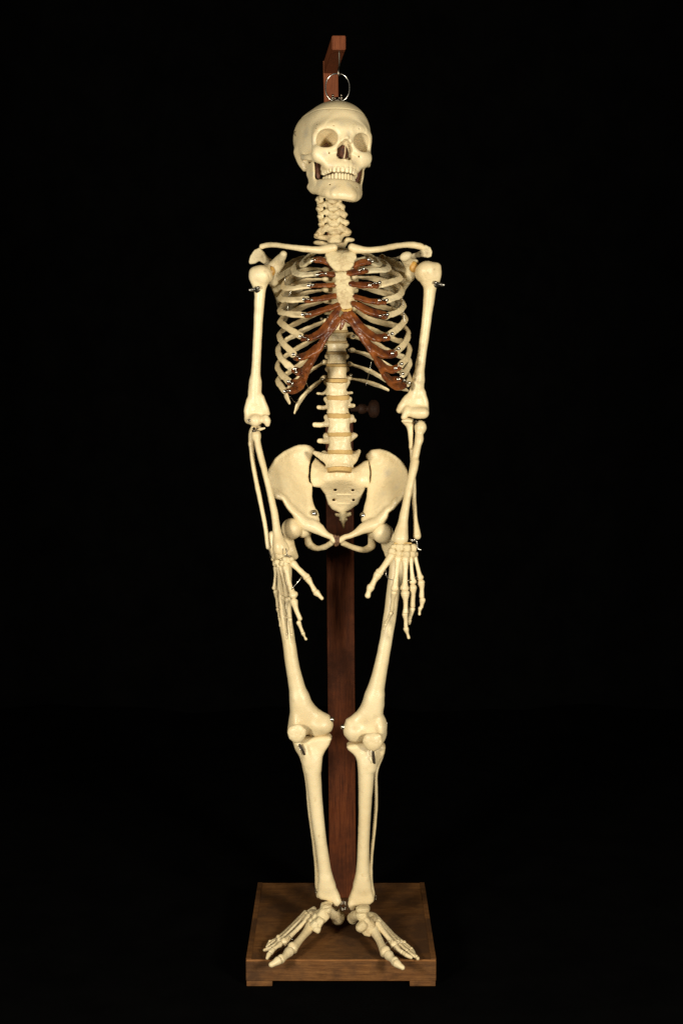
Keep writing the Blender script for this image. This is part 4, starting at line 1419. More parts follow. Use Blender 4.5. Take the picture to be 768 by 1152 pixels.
digit('finger_bone', 'S', [(172, 892, -.037, 13), (176, 930, -.036, 8), (178, 968, -.036, 8)], wL)
v, f = sweep(tr('S', [(392, 484, -.100), (340, 545, -.106), (292, 605, -.108)])[:, :3], .0009, 6, 3)
link_mesh('finger_wire', v, f, STEEL, wL)
v, f = merge(sweep(tr('S', [(236, 195, -.092), (244, 235, -.094), (252, 268, -.094), (290, 270, -.092)])[:, :3], .0012, 6, 4), sweep(tr('S', [(225, 268, -.090), (275, 268, -.092)])[:, :3], .001, 6, 1),
             sweep(tr('S', [(62, 200, -.052), (74, 240, -.052), (82, 262, -.052), (76, 285, -.05)])[:, :3], .0008, 6, 4))
link_mesh('wrist_pin', v, f, DARKSTEEL, wL)

s = Solid(.0008)
s.add(Tube(tr('T', [(372, 140, -.076, 9), (440, 134, -.078, 9), (530, 138, -.074, 9)]), 3), 0)
bone('joint_pad', s, skel, DISC, .0002, .004)
wR = wrist('T', [(362, 168, -.076, 26, 20, -20), (420, 178, -.078, 40, 34, 0), (492, 184, -.076, 36, 34, 0), (552, 182, -.070, 30, 36, 0), (575, 175, -.064, 14, 22, 0), (346, 222, -.080, 36, 36, 0), (412, 240, -.080, 32, 30, 0), (390, 258, -.078, 22, 22, 0),
                 (478, 246, -.080, 38, 34, 0), (540, 244, -.074, 34, 32, 0), (578, 240, -.066, 18, 22, 0)])
digit('palm_bone', 'T', [(338, 262, -.084, 36), (300, 320, -.088, 29), (260, 375, -.091, 27), (226, 418, -.094, 31)], wR)
digit('finger_bone', 'T', [(212, 440, -.095, 36), (182, 490, -.097, 23), (158, 538, -.099, 25)], wR)
digit('finger_bone', 'T', [(142, 562, -.100, 34), (124, 605, -.101, 22), (115, 640, -.102, 25)], wR)
digit('palm_bone', 'T', [(405, 285, -.084, 34), (400, 340, -.087, 24), (388, 450, -.090, 20), (376, 545, -.090, 27), (372, 575, -.090, 30)], wR)
digit('finger_bone', 'T', [(366, 612, -.088, 28), (354, 690, -.078, 17), (346, 775, -.066, 19)], wR)
digit('finger_bone', 'T', [(338, 810, -.060, 20), (315, 860, -.052, 13), (294, 900, -.046, 15)], wR)
digit('finger_bone', 'T', [(286, 918, -.044, 16), (276, 945, -.042, 10), (270, 965, -.041, 12)], wR)
digit('palm_bone', 'T', [(474, 292, -.084, 36), (476, 350, -.088, 25), (474, 450, -.092, 20), (470, 545, -.095, 28), (468, 572, -.095, 33)], wR)
digit('finger_bone', 'T', [(474, 620, -.097, 38), (478, 680, -.098, 22), (478, 760, -.098, 19), (476, 798, -.098, 25)], wR)
digit('finger_bone', 'T', [(472, 822, -.097, 25), (480, 880, -.095, 16), (480, 935, -.093, 18)], wR)
digit('finger_bone', 'T', [(482, 960, -.092, 24), (496, 1005, -.090, 12), (508, 1044, -.088, 13)], wR)
digit('palm_bone', 'T', [(524, 290, -.078, 26), (530, 340, -.081, 19), (540, 430, -.084, 17), (547, 510, -.086, 27)], wR)
digit('finger_bone', 'T', [(548, 565, -.087, 34), (547, 640, -.086, 22), (543, 738, -.084, 24)], wR)
digit('finger_bone', 'T', [(538, 772, -.083, 27), (525, 830, -.081, 18), (514, 862, -.080, 18)], wR)
digit('finger_bone', 'T', [(512, 882, -.079, 20), (512, 908, -.078, 13)], wR)
digit('palm_bone', 'T', [(566, 280, -.070, 24), (582, 330, -.072, 18), (604, 410, -.074, 18), (616, 470, -.075, 27)], wR)
digit('finger_bone', 'T', [(626, 516, -.076, 32), (632, 580, -.076, 20), (632, 648, -.075, 22)], wR)
digit('finger_bone', 'T', [(640, 684, -.075, 26), (634, 720, -.074, 17), (630, 748, -.073, 16)], wR)
digit('finger_bone', 'T', [(618, 762, -.072, 19), (612, 795, -.071, 10), (611, 818, -.070, 12)], wR)
v, f = merge(sweep(tr('T', [(282, 390, -.094), (290, 410, -.096), (290, 440, -.098), (310, 475, -.096), (360, 492, -.092)])[:, :3], .0009, 6, 5),
             sweep(tr('T', [(500, 500, -.096), (515, 490, -.094), (540, 500, -.090)])[:, :3], .0009, 6, 4), sweep(tr('T', [(560, 470, -.088), (580, 462, -.084), (600, 480, -.08)])[:, :3], .0009, 6, 4))
link_mesh('finger_wire', v, f, STEEL, wR)
v, f = merge(sweep(tr('T', [(535, 118, -.072), (580, 115, -.072), (588, 150, -.072), (594, 185, -.072), (618, 200, -.074)])[:, :3], .0013, 7, 4), ball(tr('T', [(618, 200, -.074)])[0][:3], .0024, 10, 7),
             lathe(tr('T', [(520, 105, -.078)])[0][:3], (1, 0, 0), [(0, .0015), (.014, .0015)], 8))
link_mesh('wrist_pin', v, f, STEEL, wR)
# ------------------------------------------------------------------ hip bones
def hip(out, ctrl, crest, solids, cuts, eggs):
    s = Solid(.0012)
    s.add(Sheet(tr('F', out), tr('F', ctrl), .0038, .006), 0)
    for n, p in enumerate(crest):
        s.add(Tube(tr('F', [(x, y, d, r * (.72 if n else .5)) for x, y, d, r in p]), 5), .012)
    for p in solids:
        s.add(Tube(tr('F', p), 5), .007)
    for x, y, Y, r in eggs:
        s.add(Ell(tr('F', [(x, y, Y)])[0], r), .008)
    for p in cuts:
        s.cut(Tube(tr('F', p), 3), .003)
    return bone('hip_bone', s, skel, BONE, .0006, .016)


hipL = hip([(242, 308, .070), (215, 283, .070), (160, 281, .060), (95, 309, .040), (45, 349, .020), (18, 395, .008), (13, 440, .000), (28, 505, -.010), (50, 538, -.016), (84, 550, -.012), (106, 585, -.010), (150, 630, -.012), (190, 672, -.012),
            (230, 690, -.010), (262, 680, -.006), (250, 640, .006), (224, 585, .020), (215, 535, .032), (220, 485, .042), (214, 430, .050), (215, 380, .058), (228, 335, .066)],
           [(120, 420, .036), (80, 430, .018), (165, 380, .054), (150, 500, .024), (180, 580, .006), (110, 340, .046)],
           [[(232, 298, .070, 13), (212, 286, .070, 10), (160, 284, .060, 8), (98, 312, .040, 8), (48, 352, .020, 9), (22, 397, .008, 10), (17, 440, .0, 12), (32, 502, -.010, 13), (52, 530, -.015, 12)],
            [(52, 530, -.015, 9), (84, 545, -.012, 10), (106, 582, -.010, 12), (140, 618, -.012, 17)]],
           [[(222, 480, .042, 10), (218, 540, .030, 13), (228, 600, .014, 19), (245, 655, .002, 22)],
            [(160, 640, -.008, 24), (196, 674, -.008, 30), (230, 684, -.010, 33), (262, 700, -.014, 29), (288, 720, -.020, 20), (312, 735, -.025, 15), (332, 744, -.028, 14), (340, 758, -.028, 16)],
            [(215, 690, .010, 22), (206, 740, .026, 17), (216, 778, .034, 19), (250, 797, .026, 15), (290, 793, .004, 13.5), (328, 772, -.020, 14)],
            [(226, 590, .026, 10), (248, 612, .040, 10), (258, 632, .046, 7)]],
           [], [(185, 700, .012, (.016, .020, .019))])
hipR = hip([(512, 325, .070), (532, 308, .070), (575, 302, .062), (625, 318, .044), (676, 355, .022), (706, 400, .008), (716, 440, .0), (704, 500, -.012), (678, 552, -.016), (656, 568, -.016), (640, 598, -.014), (612, 612, -.014), (604, 640, -.012), (585, 662, -.012),
            (540, 690, -.010), (500, 684, -.006), (508, 640, .006), (516, 590, .022), (525, 530, .034), (522, 480, .044), (526, 430, .050), (525, 382, .058), (512, 348, .066)],
           [(620, 440, .036), (665, 440, .018), (575, 390, .054), (590, 520, .022), (560, 600, .006), (625, 350, .048)],
           [[(514, 330, .070, 12), (532, 311, .070, 10), (575, 305, .062, 8), (623, 321, .044, 8), (673, 358, .022, 9), (702, 402, .008, 10), (711, 440, .0, 12), (700, 498, -.011, 14), (678, 545, -.015, 13), (655, 566, -.015, 10)],
            [(655, 566, -.015, 9), (638, 592, -.014, 9), (612, 606, -.014, 12), (598, 636, -.012, 17)]],
           [[(522, 480, .044, 10), (520, 540, .030, 13), (510, 600, .014, 18), (498, 652, .002, 20)],
            [(592, 640, -.008, 22), (560, 672, -.008, 30), (520, 686, -.010, 33), (488, 700, -.014, 27), (458, 718, -.020, 18), (424, 735, -.025, 14), (392, 744, -.028, 14), (374, 757, -.028, 16)],
            [(530, 690, .010, 22), (532, 750, .026, 18), (530, 790, .034, 20), (495, 806, .026, 15), (440, 795, .004, 13.5), (386, 772, -.020, 14)]],
           [], [(552, 706, .012, (.016, .020, .019))])
colour_patches(hipR, [(436, 532, .014, (.46, .42, .33), .55), (446, 548, .010, (.52, .46, .34), .5), (430, 555, .012, (.60, .52, .36), .5), (425, 590, .007, (.60, .48, .28), .5)], 'spotted_hip_bone')  # grey and tan patches across the hollow of the right wing
colour_patches(hipL, [(322, 545, .012, (.66, .56, .36), .6), (335, 570, .010, (.62, .50, .31), .5), (350, 590, .008, (.60, .48, .28), .5), (315, 525, .008, (.64, .54, .36), .5)], 'spotted_hip_bone')
s = Solid(.0009)
s.add(Tube(tr('F', [(345, 738, -.030, 9), (352, 760, -.031, 10), (350, 782, -.028, 8)]), 4), 0)
s.add(Tube(tr('F', [(362, 740, -.031, 7), (366, 760, -.031, 8), (360, 780, -.028, 6)]), 4), .001)
bone('pubic_disc', s, skel, plain('dark_felt', (.20, .10, .045), .7, 0, (.07, .03, .015), 150, .3), .0006, .004)
for x, y, par in ((240, 622, hipL), (490, 632, hipR)):
    c = tr('F', [(x, y, -.006 if x < 400 else .002)])[0][:3]
    v, f = merge(ball(c, .0058, 16, 10), lathe(c + (0, .003, 0), (0, 1, 0), [(0, .007), (.002, .007), (.006, .003), (.02, .003)], 14))
    link_mesh('nut', v, f, STEEL, par)
for x, y, Y, r in ((166, 668, .002, 30), (550, 684, .002, 30)):
    c = tr('F', [(x, y, Y, r)])[0]
    ax = unit((1 if x < 300 else -1, .1, .62))
    v, f = lathe(c[:3] - ax * .004, ax, [(0, c[3] * .9), (.002, c[3]), (.006, c[3]), (.008, c[3] * .9)], 22)
    link_mesh('joint_pad', v, f, WASHER, skel)


# ------------------------------------------------------------------ thighs
def pxs(a):
    return [tuple(q) for q in a]


def femur(head, neck, troch, less, shaft, end, depth, cond):
    s = Solid(.0013)
    h = tr('F', [head])[0]
    s.add(Ell(h[:3], (h[3],) * 3), 0)
    s.add(Tube(tr(*neck), 5), .006)
    s.add(Tube(tr(*troch), 4), .010)
    s.add(Tube(tr(*less), 3), .008)
    s.add(Tube(tr('px', shaft), 6), .010)
    s.add(Sheet(tr('K', [(x, y, depth) for x, y in end]), (), .017, .020), .022)
    for p in cond:
        if p[0] == 'cut':
            s.cut(Tube(tr('K', p[1]), 4), .009)
        else:
            q = tr('K', [(p[0], p[1], p[2], p[3]), (p[0], p[1], p[2], p[4])])
            s.add(Ell(q[0][:3], (q[0][3], p[5], q[1][3]), np.array(Matrix.Rotation(math.radians(p[6]), 3, 'Y')), 2.0), .010)
    return bone('thigh_bone', s, skel, BONE, .0006, .03)


femL = femur((128, 699, -.004, 53), ('F', [(128, 712, .0, 34), (110, 740, .010, 30), (96, 770, .018, 36)]),
             ('I', [(162, 585, .024, 20), (166, 620, .024, 26), (180, 680, .020, 26)]), ('I', [(240, 640, .016, 34), (258, 670, .016, 26), (272, 690, .018, 18)]),
             [(318, 622, .018, 8.5), (320, 642, .014, 8.2), (319.5, 665, .008, 8.0), (321, 695, .002, 7.4), (325.3, 725, -.002, 7.2), (329.5, 752, -.003, 7.7), (334, 773, -.002, 9.0), (338, 788, .0, 10), (341, 805, .002, 8)],
             [(152, 450), (205, 450), (226, 480), (262, 505), (300, 530), (338, 548), (354, 575), (356, 602), (346, 632), (312, 650), (262, 656), (224, 646), (206, 660), (190, 686), (150, 690), (122, 660), (114, 615), (122, 565), (134, 525), (140, 485)], .002,
             [(288, 600, .004, 62, 46, .027, 8), (160, 592, .002, 28, 60, .026, 6), (270, 625, .020, 60, 34, .030, 0), (155, 640, .020, 40, 46, .030, 0),
              ('cut', [(192, 530, -.048, 16), (200, 580, -.044, 26), (206, 630, -.040, 30), (214, 690, -.034, 30)])])
femR = femur((588, 721, -.004, 53), ('F', [(590, 735, .0, 34), (606, 762, .010, 30), (618, 790, .018, 34)]),
             ('J', [(262, 585, .024, 20), (258, 620, .024, 26), (248, 670, .020, 26)]), ('J', [(222, 650, .016, 30), (208, 680, .016, 20)]),
             [(446.5, 628, .018, 8.5), (445, 645, .014, 8.0), (442.5, 662, .008, 7.6), (439, 690, .002, 7.2), (434.5, 717, -.002, 7.1), (429.5, 744, -.003, 7.5), (424.5, 768, -.002, 9.0), (421, 783, .0, 10), (418, 800, .002, 8)],
             [(548, 450), (610, 450), (622, 500), (622, 545), (640, 572), (648, 600), (642, 650), (626, 690), (590, 712), (552, 704), (530, 684), (490, 690), (446, 684), (422, 655), (416, 610), (426, 572), (452, 556), (482, 530), (518, 495)], .002,
             [(478, 630, .004, 58, 48, .027, -8), (610, 612, .002, 28, 58, .026, -4), (490, 650, .020, 56, 34, .030, 0), (604, 650, .020, 38, 46, .030, 0),
              ('cut', [(558, 580, -.048, 14), (560, 630, -.044, 22), (562, 680, -.038, 26), (560, 730, -.034, 26)])])
for x, y, par, sx in ((350, 573, femL, 1), (411, 614, femR, -1)):
    c = tr('K', [(x, y, -.004)])[0][:3]
    v, f = merge(ball(c, (.0058, .0058, .0058), 18, 12), lathe(c, (-sx, .2, 0), [(0, .003), (.015, .003)], 10))
    link_mesh('nut', v, f, STEEL, par)
PALE = (.60, .49, .29)
colour_patches(femL, [(350, 815, .008, PALE, .6), (362, 822, .006, PALE, .6), (336, 806, .006, PALE, .5), (331, 760, .008, PALE, .4)], 'stained_thigh_bone')
colour_patches(femR, [(398, 820, .008, PALE, .6), (412, 812, .007, PALE, .6), (422, 806, .007, PALE, .5), (432, 700, .005, (.40, .30, .15), .6), (431, 706, .004, (.40, .30, .15), .5)], 'stained_thigh_bone')
# knee caps
for x, y, Y, rx, rz, rot in ((163, 645, -.037, 52, 47, 10), (571, 690, -.037, 55, 48, -6)):
    q = tr('K', [(x, y, Y, rx), (x, y, Y, rz)])
    R = np.array(Matrix.Rotation(math.radians(rot), 3, 'Y'))
    s = Solid(.0010).add(Ell(q[0][:3], (q[0][3] * .97, .0074, q[1][3] * .97), R, 2.15), 0)
    s.add(Ell(q[0][:3] + np.array((0, .001, -q[1][3] * .55)), (q[0][3] * .55, .008, q[1][3] * .55), R), .006)
    bone('knee_cap', s, skel, BONE, .0006, .010)

# ------------------------------------------------------------------ shins
KN = np.array((0, 1.0, 0))


def shin(shaft, top, ridge, bottom, balls):
    s = Solid(.0013)
    s.add(Tube(tr('L', shaft), 6), 0)
    s.add(Sheet(tr('K', [(x, y, .002) for x, y in top]), (), .020, .010), .012)
    for p in ridge:
        s.add(Tube(tr('K', p), 4), .010)
    s.add(Sheet(tr('L', [(x, y, -.002) for x, y in bottom]), (), .013, .012), .012)
    for x, y, Y, r in balls:
        q = tr('L', [(x, y, Y, r)])[0]
        s.add(Ell(q[:3], np.ones(3) * q[3]), .006)
    return bone('shin_bone', s, skel, BONE, .0005, .03)


tibL = shin([(178, -60, -.004, 50), (180, 0, -.008, 53), (190, 120, -.010, 49), (204, 260, -.010, 44), (220, 400, -.010, 41), (238, 530, -.008, 38), (252, 630, -.006, 40), (264, 720, -.003, 44), (274, 780, -.002, 44)],
            [(148, 692), (170, 676), (215, 668), (290, 656), (340, 656), (351, 670), (338, 702), (316, 736), (300, 772), (284, 834), (212, 834), (194, 790), (172, 752), (150, 716)],
            [[(206, 720, -.018, 16), (214, 762, -.021, 18), (226, 800, -.016, 24)]],
            [(216, 780), (213, 838), (232, 868), (275, 878), (300, 888), (322, 916), (348, 914), (366, 886), (360, 850), (342, 812), (320, 772), (292, 722), (236, 722)],
            [(345, 890, -.008, 20), (228, 845, -.004, 14)])
tibR = shin([(530, -60, -.004, 52), (530, 0, -.008, 55), (526, 120, -.010, 48), (521, 260, -.010, 42), (516, 400, -.010, 39), (511, 530, -.008, 38), (509, 630, -.006, 40), (507, 720, -.003, 46), (504, 780, -.002, 48)],
            [(430, 712), (442, 702), (500, 696), (560, 692), (626, 698), (640, 716), (634, 750), (614, 782), (590, 834), (514, 834), (494, 790), (464, 752), (438, 730)],
            [[(574, 752, -.018, 16), (570, 790, -.022, 18), (558, 830, -.016, 24)]],
            [(478, 722), (454, 768), (432, 820), (413, 870), (414, 912), (428, 940), (450, 936), (464, 912), (500, 907), (555, 904), (576, 884), (579, 850), (566, 800), (554, 760), (532, 722)],
            [(434, 908, -.008, 22), (560, 868, -.004, 16)])
s = Solid(.0011)
s.add(Tube([tuple(q) for q in np.vstack([tr('K', [(160, 690, .024, 20), (172, 730, .026, 18), (186, 770, .026, 11)]), tr('L', [(140, 80, .022, 10), (162, 300, .018, 11), (188, 500, .012, 11), (208, 680, .008, 13), (216, 790, .006, 18), (222, 850, .006, 16)])])], 5), 0)
fibL = bone('calf_bone', s, skel, BONE, .0004, .02)
s = Solid(.0011)
s.add(Tube([tuple(q) for q in np.vstack([tr('K', [(618, 730, .020, 20), (610, 775, .022, 18), (596, 825, .022, 12)]), tr('L', [(592, 60, .016, 11), (592, 260, .010, 12), (580, 420, .006, 12), (568, 540, .004, 11), (559, 660, .002, 11), (558, 770, .002, 15), (570, 840, .0, 15), (568, 868, .0, 12)])])], 5), 0)
fibR = bone('calf_bone', s, skel, BONE, .0004, .02)
for pts, par in (([(178, 712, -.030), (192, 735, -.032), (202, 760, -.028)], tibL), ([(573, 738, -.036), (577, 770, -.036), (580, 806, -.030)], tibR)):
    q = tr('K', pts)[:, :3]
    s = Solid(.0008).add(Tube([(*p, .0032) for p in q], 4, (.5, .5, 0), .6), 0)
    bone('tendon_strap', s, par, RUST, .0002, .004)
    v, f = sweep(q + (-.0035, -.004, 0), .0008, 6, 4)
    link_mesh('strap_wire', v, f, STEEL, par)
for crop, x, y, sx, par in (('L', 210, 828, -1, tibL), ('L', 582, 872, 1, tibR)):
    c = tr(crop, [(x, y, -.002)])[0][:3]
    v, f = merge(lathe(c, (sx, -.3, 0), [(-.008, .0016), (.002, .0016), (.002, .0028), (.004, .0028)], 10), sweep([c, c + (sx * .004, 0, .003), c + (sx * .003, 0, .008)], .001, 6, 4))
    link_mesh('screw', v, f, DARKSTEEL, par)
# pin on the outer knee of the right leg
c = tr('K', [(640, 595, .0)])[0][:3]
v, f = lathe(c, (1, 0, .3), [(-.006, .0014), (.003, .0014), (.003, .0026), (.005, .002)], 9)
link_mesh('screw', v, f, STEEL, femR)
# ------------------------------------------------------------------ feet, standing on the board (third value: height above it)
def ankle(crop, rocks, tubes):
    s = Solid(.0010)
    for x, y, h, rx, ry, rz, rot in rocks:
        q = trf(crop, [(x, y, h, rx), (x, y, h, rz)])
        s.add(Ell(q[0][:3], (q[0][3] * 1.04, ry * 1.0, q[1][3] * 1.04), np.array(Matrix.Rotation(math.radians(rot), 3, 'Y')), 3.0), .0016)
    for p in tubes:
        s.add(Tube(trf(crop, p), 4), .004)
    return bone('ankle_bones', s, skel, SPONGY, .0007, .008)


aL = ankle('U', [(592, 140, .074, 46, .015, 16, -10), (590, 168, .066, 48, .015, 30, 15), (560, 232, .052, 52, .013, 46, 35), (528, 288, .044, 36, .012, 44, 30), (492, 306, .042, 30, .010, 34, 30), (510, 345, .034, 34, .010, 28, 30),
                 (500, 250, .046, 34, .011, 34, 30), (470, 215, .044, 32, .012, 30, 0), (462, 280, .042, 26, .010, 26, 20)],
           [[(590, 160, .062, 36), (555, 230, .048, 46), (512, 296, .040, 42), (480, 326, .036, 38)], [(560, 200, .050, 40), (500, 226, .042, 34), (455, 236, .036, 26)], [(690, 240, .030, 58), (655, 210, .042, 54), (610, 180, .050, 46)], [(690, 262, .024, 50), (700, 240, .030, 48)]])
digit('foot_bone', 'U', [(455, 322, .034, 46), (430, 360, .030, 38), (380, 420, .026, 31), (330, 480, .022, 36), (300, 512, .020, 47)], aL, foot=True)
digit('toe_bone', 'U', [(268, 545, .018, 44), (235, 580, .017, 31), (200, 608, .016, 37)], aL, foot=True)
digit('toe_bone', 'U', [(172, 622, .016, 38), (145, 640, .014, 28), (118, 655, .012, 25)], aL, foot=True)
digit('foot_bone', 'U', [(440, 242, .042, 26), (400, 290, .037, 19), (330, 360, .028, 17), (270, 420, .022, 20), (230, 460, .018, 30)], aL, foot=True)
digit('toe_bone', 'U', [(192, 482, .016, 24), (165, 500, .016, 15), (142, 516, .014, 17)], aL, foot=True)
digit('toe_bone', 'U', [(126, 530, .014, 20), (110, 550, .012, 18)], aL, foot=True)
digit('toe_bone', 'U', [(96, 566, .012, 18), (82, 600, .008, 13)], aL, foot=True)
digit('foot_bone', 'U', [(420, 222, .040, 22), (370, 272, .034, 15), (300, 340, .026, 14), (230, 410, .019, 16), (190, 448, .016, 24)], aL, foot=True)
digit('toe_bone', 'U', [(170, 470, .014, 20), (140, 490, .014, 14), (118, 505, .012, 15)], aL, foot=True)
digit('toe_bone', 'U', [(104, 514, .012, 16), (82, 522, .010, 15), (58, 528, .008, 12)], aL, foot=True)
digit('foot_bone', 'U', [(410, 208, .036, 22), (360, 254, .030, 14), (290, 322, .022, 13), (220, 392, .016, 15), (180, 425, .014, 22)], aL, foot=True)
digit('toe_bone', 'U', [(160, 440, .012, 18), (132, 462, .012, 13), (112, 478, .010, 13)], aL, foot=True)
digit('toe_bone', 'U', [(100, 486, .010, 14), (80, 502, .008, 11)], aL, foot=True)
digit('foot_bone', 'U', [(486, 178, .030, 24), (440, 198, .026, 17), (370, 240, .020, 13), (300, 310, .015, 13), (240, 368, .012, 14), (170, 432, .012, 17)], aL, foot=True)
digit('toe_bone', 'U', [(140, 448, .011, 16), (120, 455, .010, 13), (104, 458, .010, 13)], aL, foot=True)
digit('toe_bone', 'U', [(98, 470, .009, 13), (84, 490, .008, 10)], aL, foot=True)
v, f = sweep(trf('U', [(270, 405, .03), (282, 420, .028), (298, 435, .03)])[:, :3], .0008, 6, 4)
link_mesh('toe_wire', v, f, STEEL, aL)

aR = ankle('V', [(215, 172, .076, 56, .015, 26, 0), (200, 218, .062, 50, .015, 36, -20), (205, 320, .044, 36, .013, 50, 40), (250, 280, .050, 34, .012, 50, -35), (245, 345, .036, 32, .011, 46, 35), (280, 300, .044, 32, .011, 44, -30),
                 (300, 235, .044, 34, .012, 26, 20), (305, 265, .042, 30, .012, 30, 0), (262, 370, .030, 40, .011, 32, 10)],
           [[(205, 210, .060, 44), (235, 270, .048, 50), (262, 320, .040, 48), (290, 345, .036, 42)], [(240, 230, .050, 40), (295, 245, .040, 34), (335, 275, .036, 26)], [(128, 250, .030, 44), (150, 232, .040, 48), (190, 215, .050, 44)], [(132, 272, .024, 36), (126, 250, .03, 40)]])
digit('foot_bone', 'V', [(305, 345, .034, 48), (325, 385, .030, 40), (360, 450, .026, 32), (390, 515, .022, 38), (408, 545, .020, 47)], aR, foot=True)
digit('toe_bone', 'V', [(440, 575, .018, 43), (465, 605, .017, 30), (492, 628, .016, 37)], aR, foot=True)
digit('toe_bone', 'V', [(508, 645, .016, 36), (535, 665, .014, 25), (556, 680, .012, 22)], aR, foot=True)
digit('foot_bone', 'V', [(345, 312, .040, 30), (375, 350, .035, 23), (420, 405, .028, 20), (455, 450, .022, 22), (482, 485, .018, 30)], aR, foot=True)
digit('toe_bone', 'V', [(505, 510, .016, 24), (530, 530, .015, 17), (552, 545, .014, 18)], aR, foot=True)
digit('toe_bone', 'V', [(570, 556, .013, 18), (592, 572, .012, 16)], aR, foot=True)
digit('toe_bone', 'V', [(604, 578, .011, 17), (632, 592, .009, 13)], aR, foot=True)
digit('foot_bone', 'V', [(350, 285, .038, 24), (390, 325, .033, 17), (440, 385, .025, 16), (485, 440, .019, 18), (512, 470, .016, 25)], aR, foot=True)
digit('toe_bone', 'V', [(535, 490, .014, 21), (570, 515, .013, 15), (596, 535, .012, 16)], aR, foot=True)
digit('toe_bone', 'V', [(612, 550, .011, 17), (640, 572, .010, 14), (658, 584, .008, 12)], aR, foot=True)
digit('foot_bone', 'V', [(345, 262, .034, 22), (390, 305, .029, 15), (440, 360, .022, 14), (500, 425, .016, 16), (540, 465, .013, 22)], aR, foot=True)
digit('toe_bone', 'V', [(560, 484, .012, 18), (590, 505, .011, 14), (614, 522, .010, 14)], aR, foot=True)
digit('toe_bone', 'V', [(628, 534, .010, 15), (650, 560, .009, 12), (676, 588, .008, 13)], aR, foot=True)
digit('foot_bone', 'V', [(318, 232, .030, 20), (355, 268, .026, 16), (410, 320, .020, 14), (470, 385, .015, 14), (530, 440, .012, 15), (570, 470, .012, 18)], aR, foot=True)
digit('toe_bone', 'V', [(590, 486, .011, 16), (618, 506, .010, 13), (634, 520, .010, 13)], aR, foot=True)
digit('toe_bone', 'V', [(644, 534, .009, 14), (668, 572, .008, 10), (690, 602, .007, 13)], aR, foot=True)
v, f = sweep(trf('V', [(412, 470, .03), (428, 455, .03), (445, 445, .028)])[:, :3], .0008, 6, 4)
link_mesh('toe_wire', v, f, STEEL, aR)
# coil spring between the ankles
c = P(386, 1019, -.012)
pts = []
for i in range(90):
    a = i / 14 * 2 * math.pi
    pts.append(c + np.array((.0065 * math.cos(a), -.008 + .016 * i / 90, .0075 * math.sin(a))))
v1 = sweep(pts, .0008, 6, 1)
v2 = sweep([c + (.004, -.006, -.004), c + (.010, -.004, -.006), c + (.014, .0, -.002)], .0008, 6, 4)
v, f = merge(v1, v2)
link_mesh('ankle_spring', v, f, DARKSTEEL, skel)
# ================================================================== the stand
BT = BASE_TOP
FLOOR = .0045
fl, fr = PZ(276.5, 1080, BT), PZ(490.5, 1080, BT)
W2 = (fr[0] - fl[0]) / 2
CX = (fr[0] + fl[0]) / 2
Y0, Y1 = fl[1], PZ(384, 993, BT)[1]
stand = root("wooden_stand", (CX, (Y0 + Y1) / 2, 0),
             "dark wooden stand with tall post, top arm and thick baseboard under the skeleton", "stand")
v, f = box((CX - W2, Y0, .0165), (CX + W2, Y1, BT), .0025)
board = link_mesh("base_board", v, f, BASEWOOD, stand, False)
# worn arris strips along the front and the side edges of the board
v, f = merge(box((CX - W2 + .001, Y0 - .0006, BT - .0032), (CX + W2 - .001, Y0 + .003, BT + .0006), .0012))
link_mesh("edge_strip", v, f, WORN, board, False)
for sx in (-1, 1):
    x = CX + sx * W2
    v, f = box((min(x, x - sx * .011), Y0 + .004, BT - .0015), (max(x, x - sx * .011), Y1, BT + .0009), .0007)
    link_mesh("edge_strip", v, f, BASEWOOD, board, False)
for sx in (-1, 1):
    x = CX + sx * W2
    v, f = box((min(x - sx * .001, x - sx * .054), Y0 + .002, FLOOR + .0002), (max(x - sx * .001, x - sx * .054), Y1 - .002, .0162), .0015)
    link_mesh("foot", v, f, BASEWOOD, stand, False)
PY = .205


def prism(p0, p1, w0, w1, d0, d1, bev=.003):
    """leaning square bar from p0 up to p1 (front face centres)"""
    p0, p1 = np.asarray(p0), np.asarray(p1)
    vv, ff = box((-.5, 0, 0), (.5, 1, 1), 0)
    out = []
    for q in vv:
        c = p0 + (p1 - p0) * q[2]
        w, d = w0 + (w1 - w0) * q[2], d0 + (d1 - d0) * q[2]
        out.append((c[0] + q[0] * w, c[1] + q[1] * d, c[2]))
    import bmesh
    bm = bmesh.new()
    vs = [bm.verts.new(q) for q in out]
    for q in ff:
        bm.faces.new([vs[i] for i in q])
    bmesh.ops.bevel(bm, geom=bm.edges[:], offset=bev, segments=3, profile=.6, affect='EDGES')
    bm.verts.index_update()
    r = np.array([q.co[:] for q in bm.verts]), [tuple(q.index for q in g.verts) for g in bm.faces]
    bm.free()
    return r


pb = P(385.5, 1006, PY); pb[2] = BT + .0005
pm = P(381.5, 470, PY)
pw = 30 * mpp(pb)
v, f = prism(pb, pm, pw, pw, .058, .058)
post = link_mesh("post", v, f, POSTWOOD, stand, False)
# the thinner bar that slides in the post
p0 = P(380.5, 471, PY + .012); p1 = P(371.5, 40, PY + .012)
bw = 16.6 * mpp(p1)
p1[2] = P(381, 40.5, -.03)[2]
v, f = prism(p0, p1, bw, bw, .034, .034, .0015)
bar = link_mesh("sliding_bar", v, f, BARWOOD, stand, False)
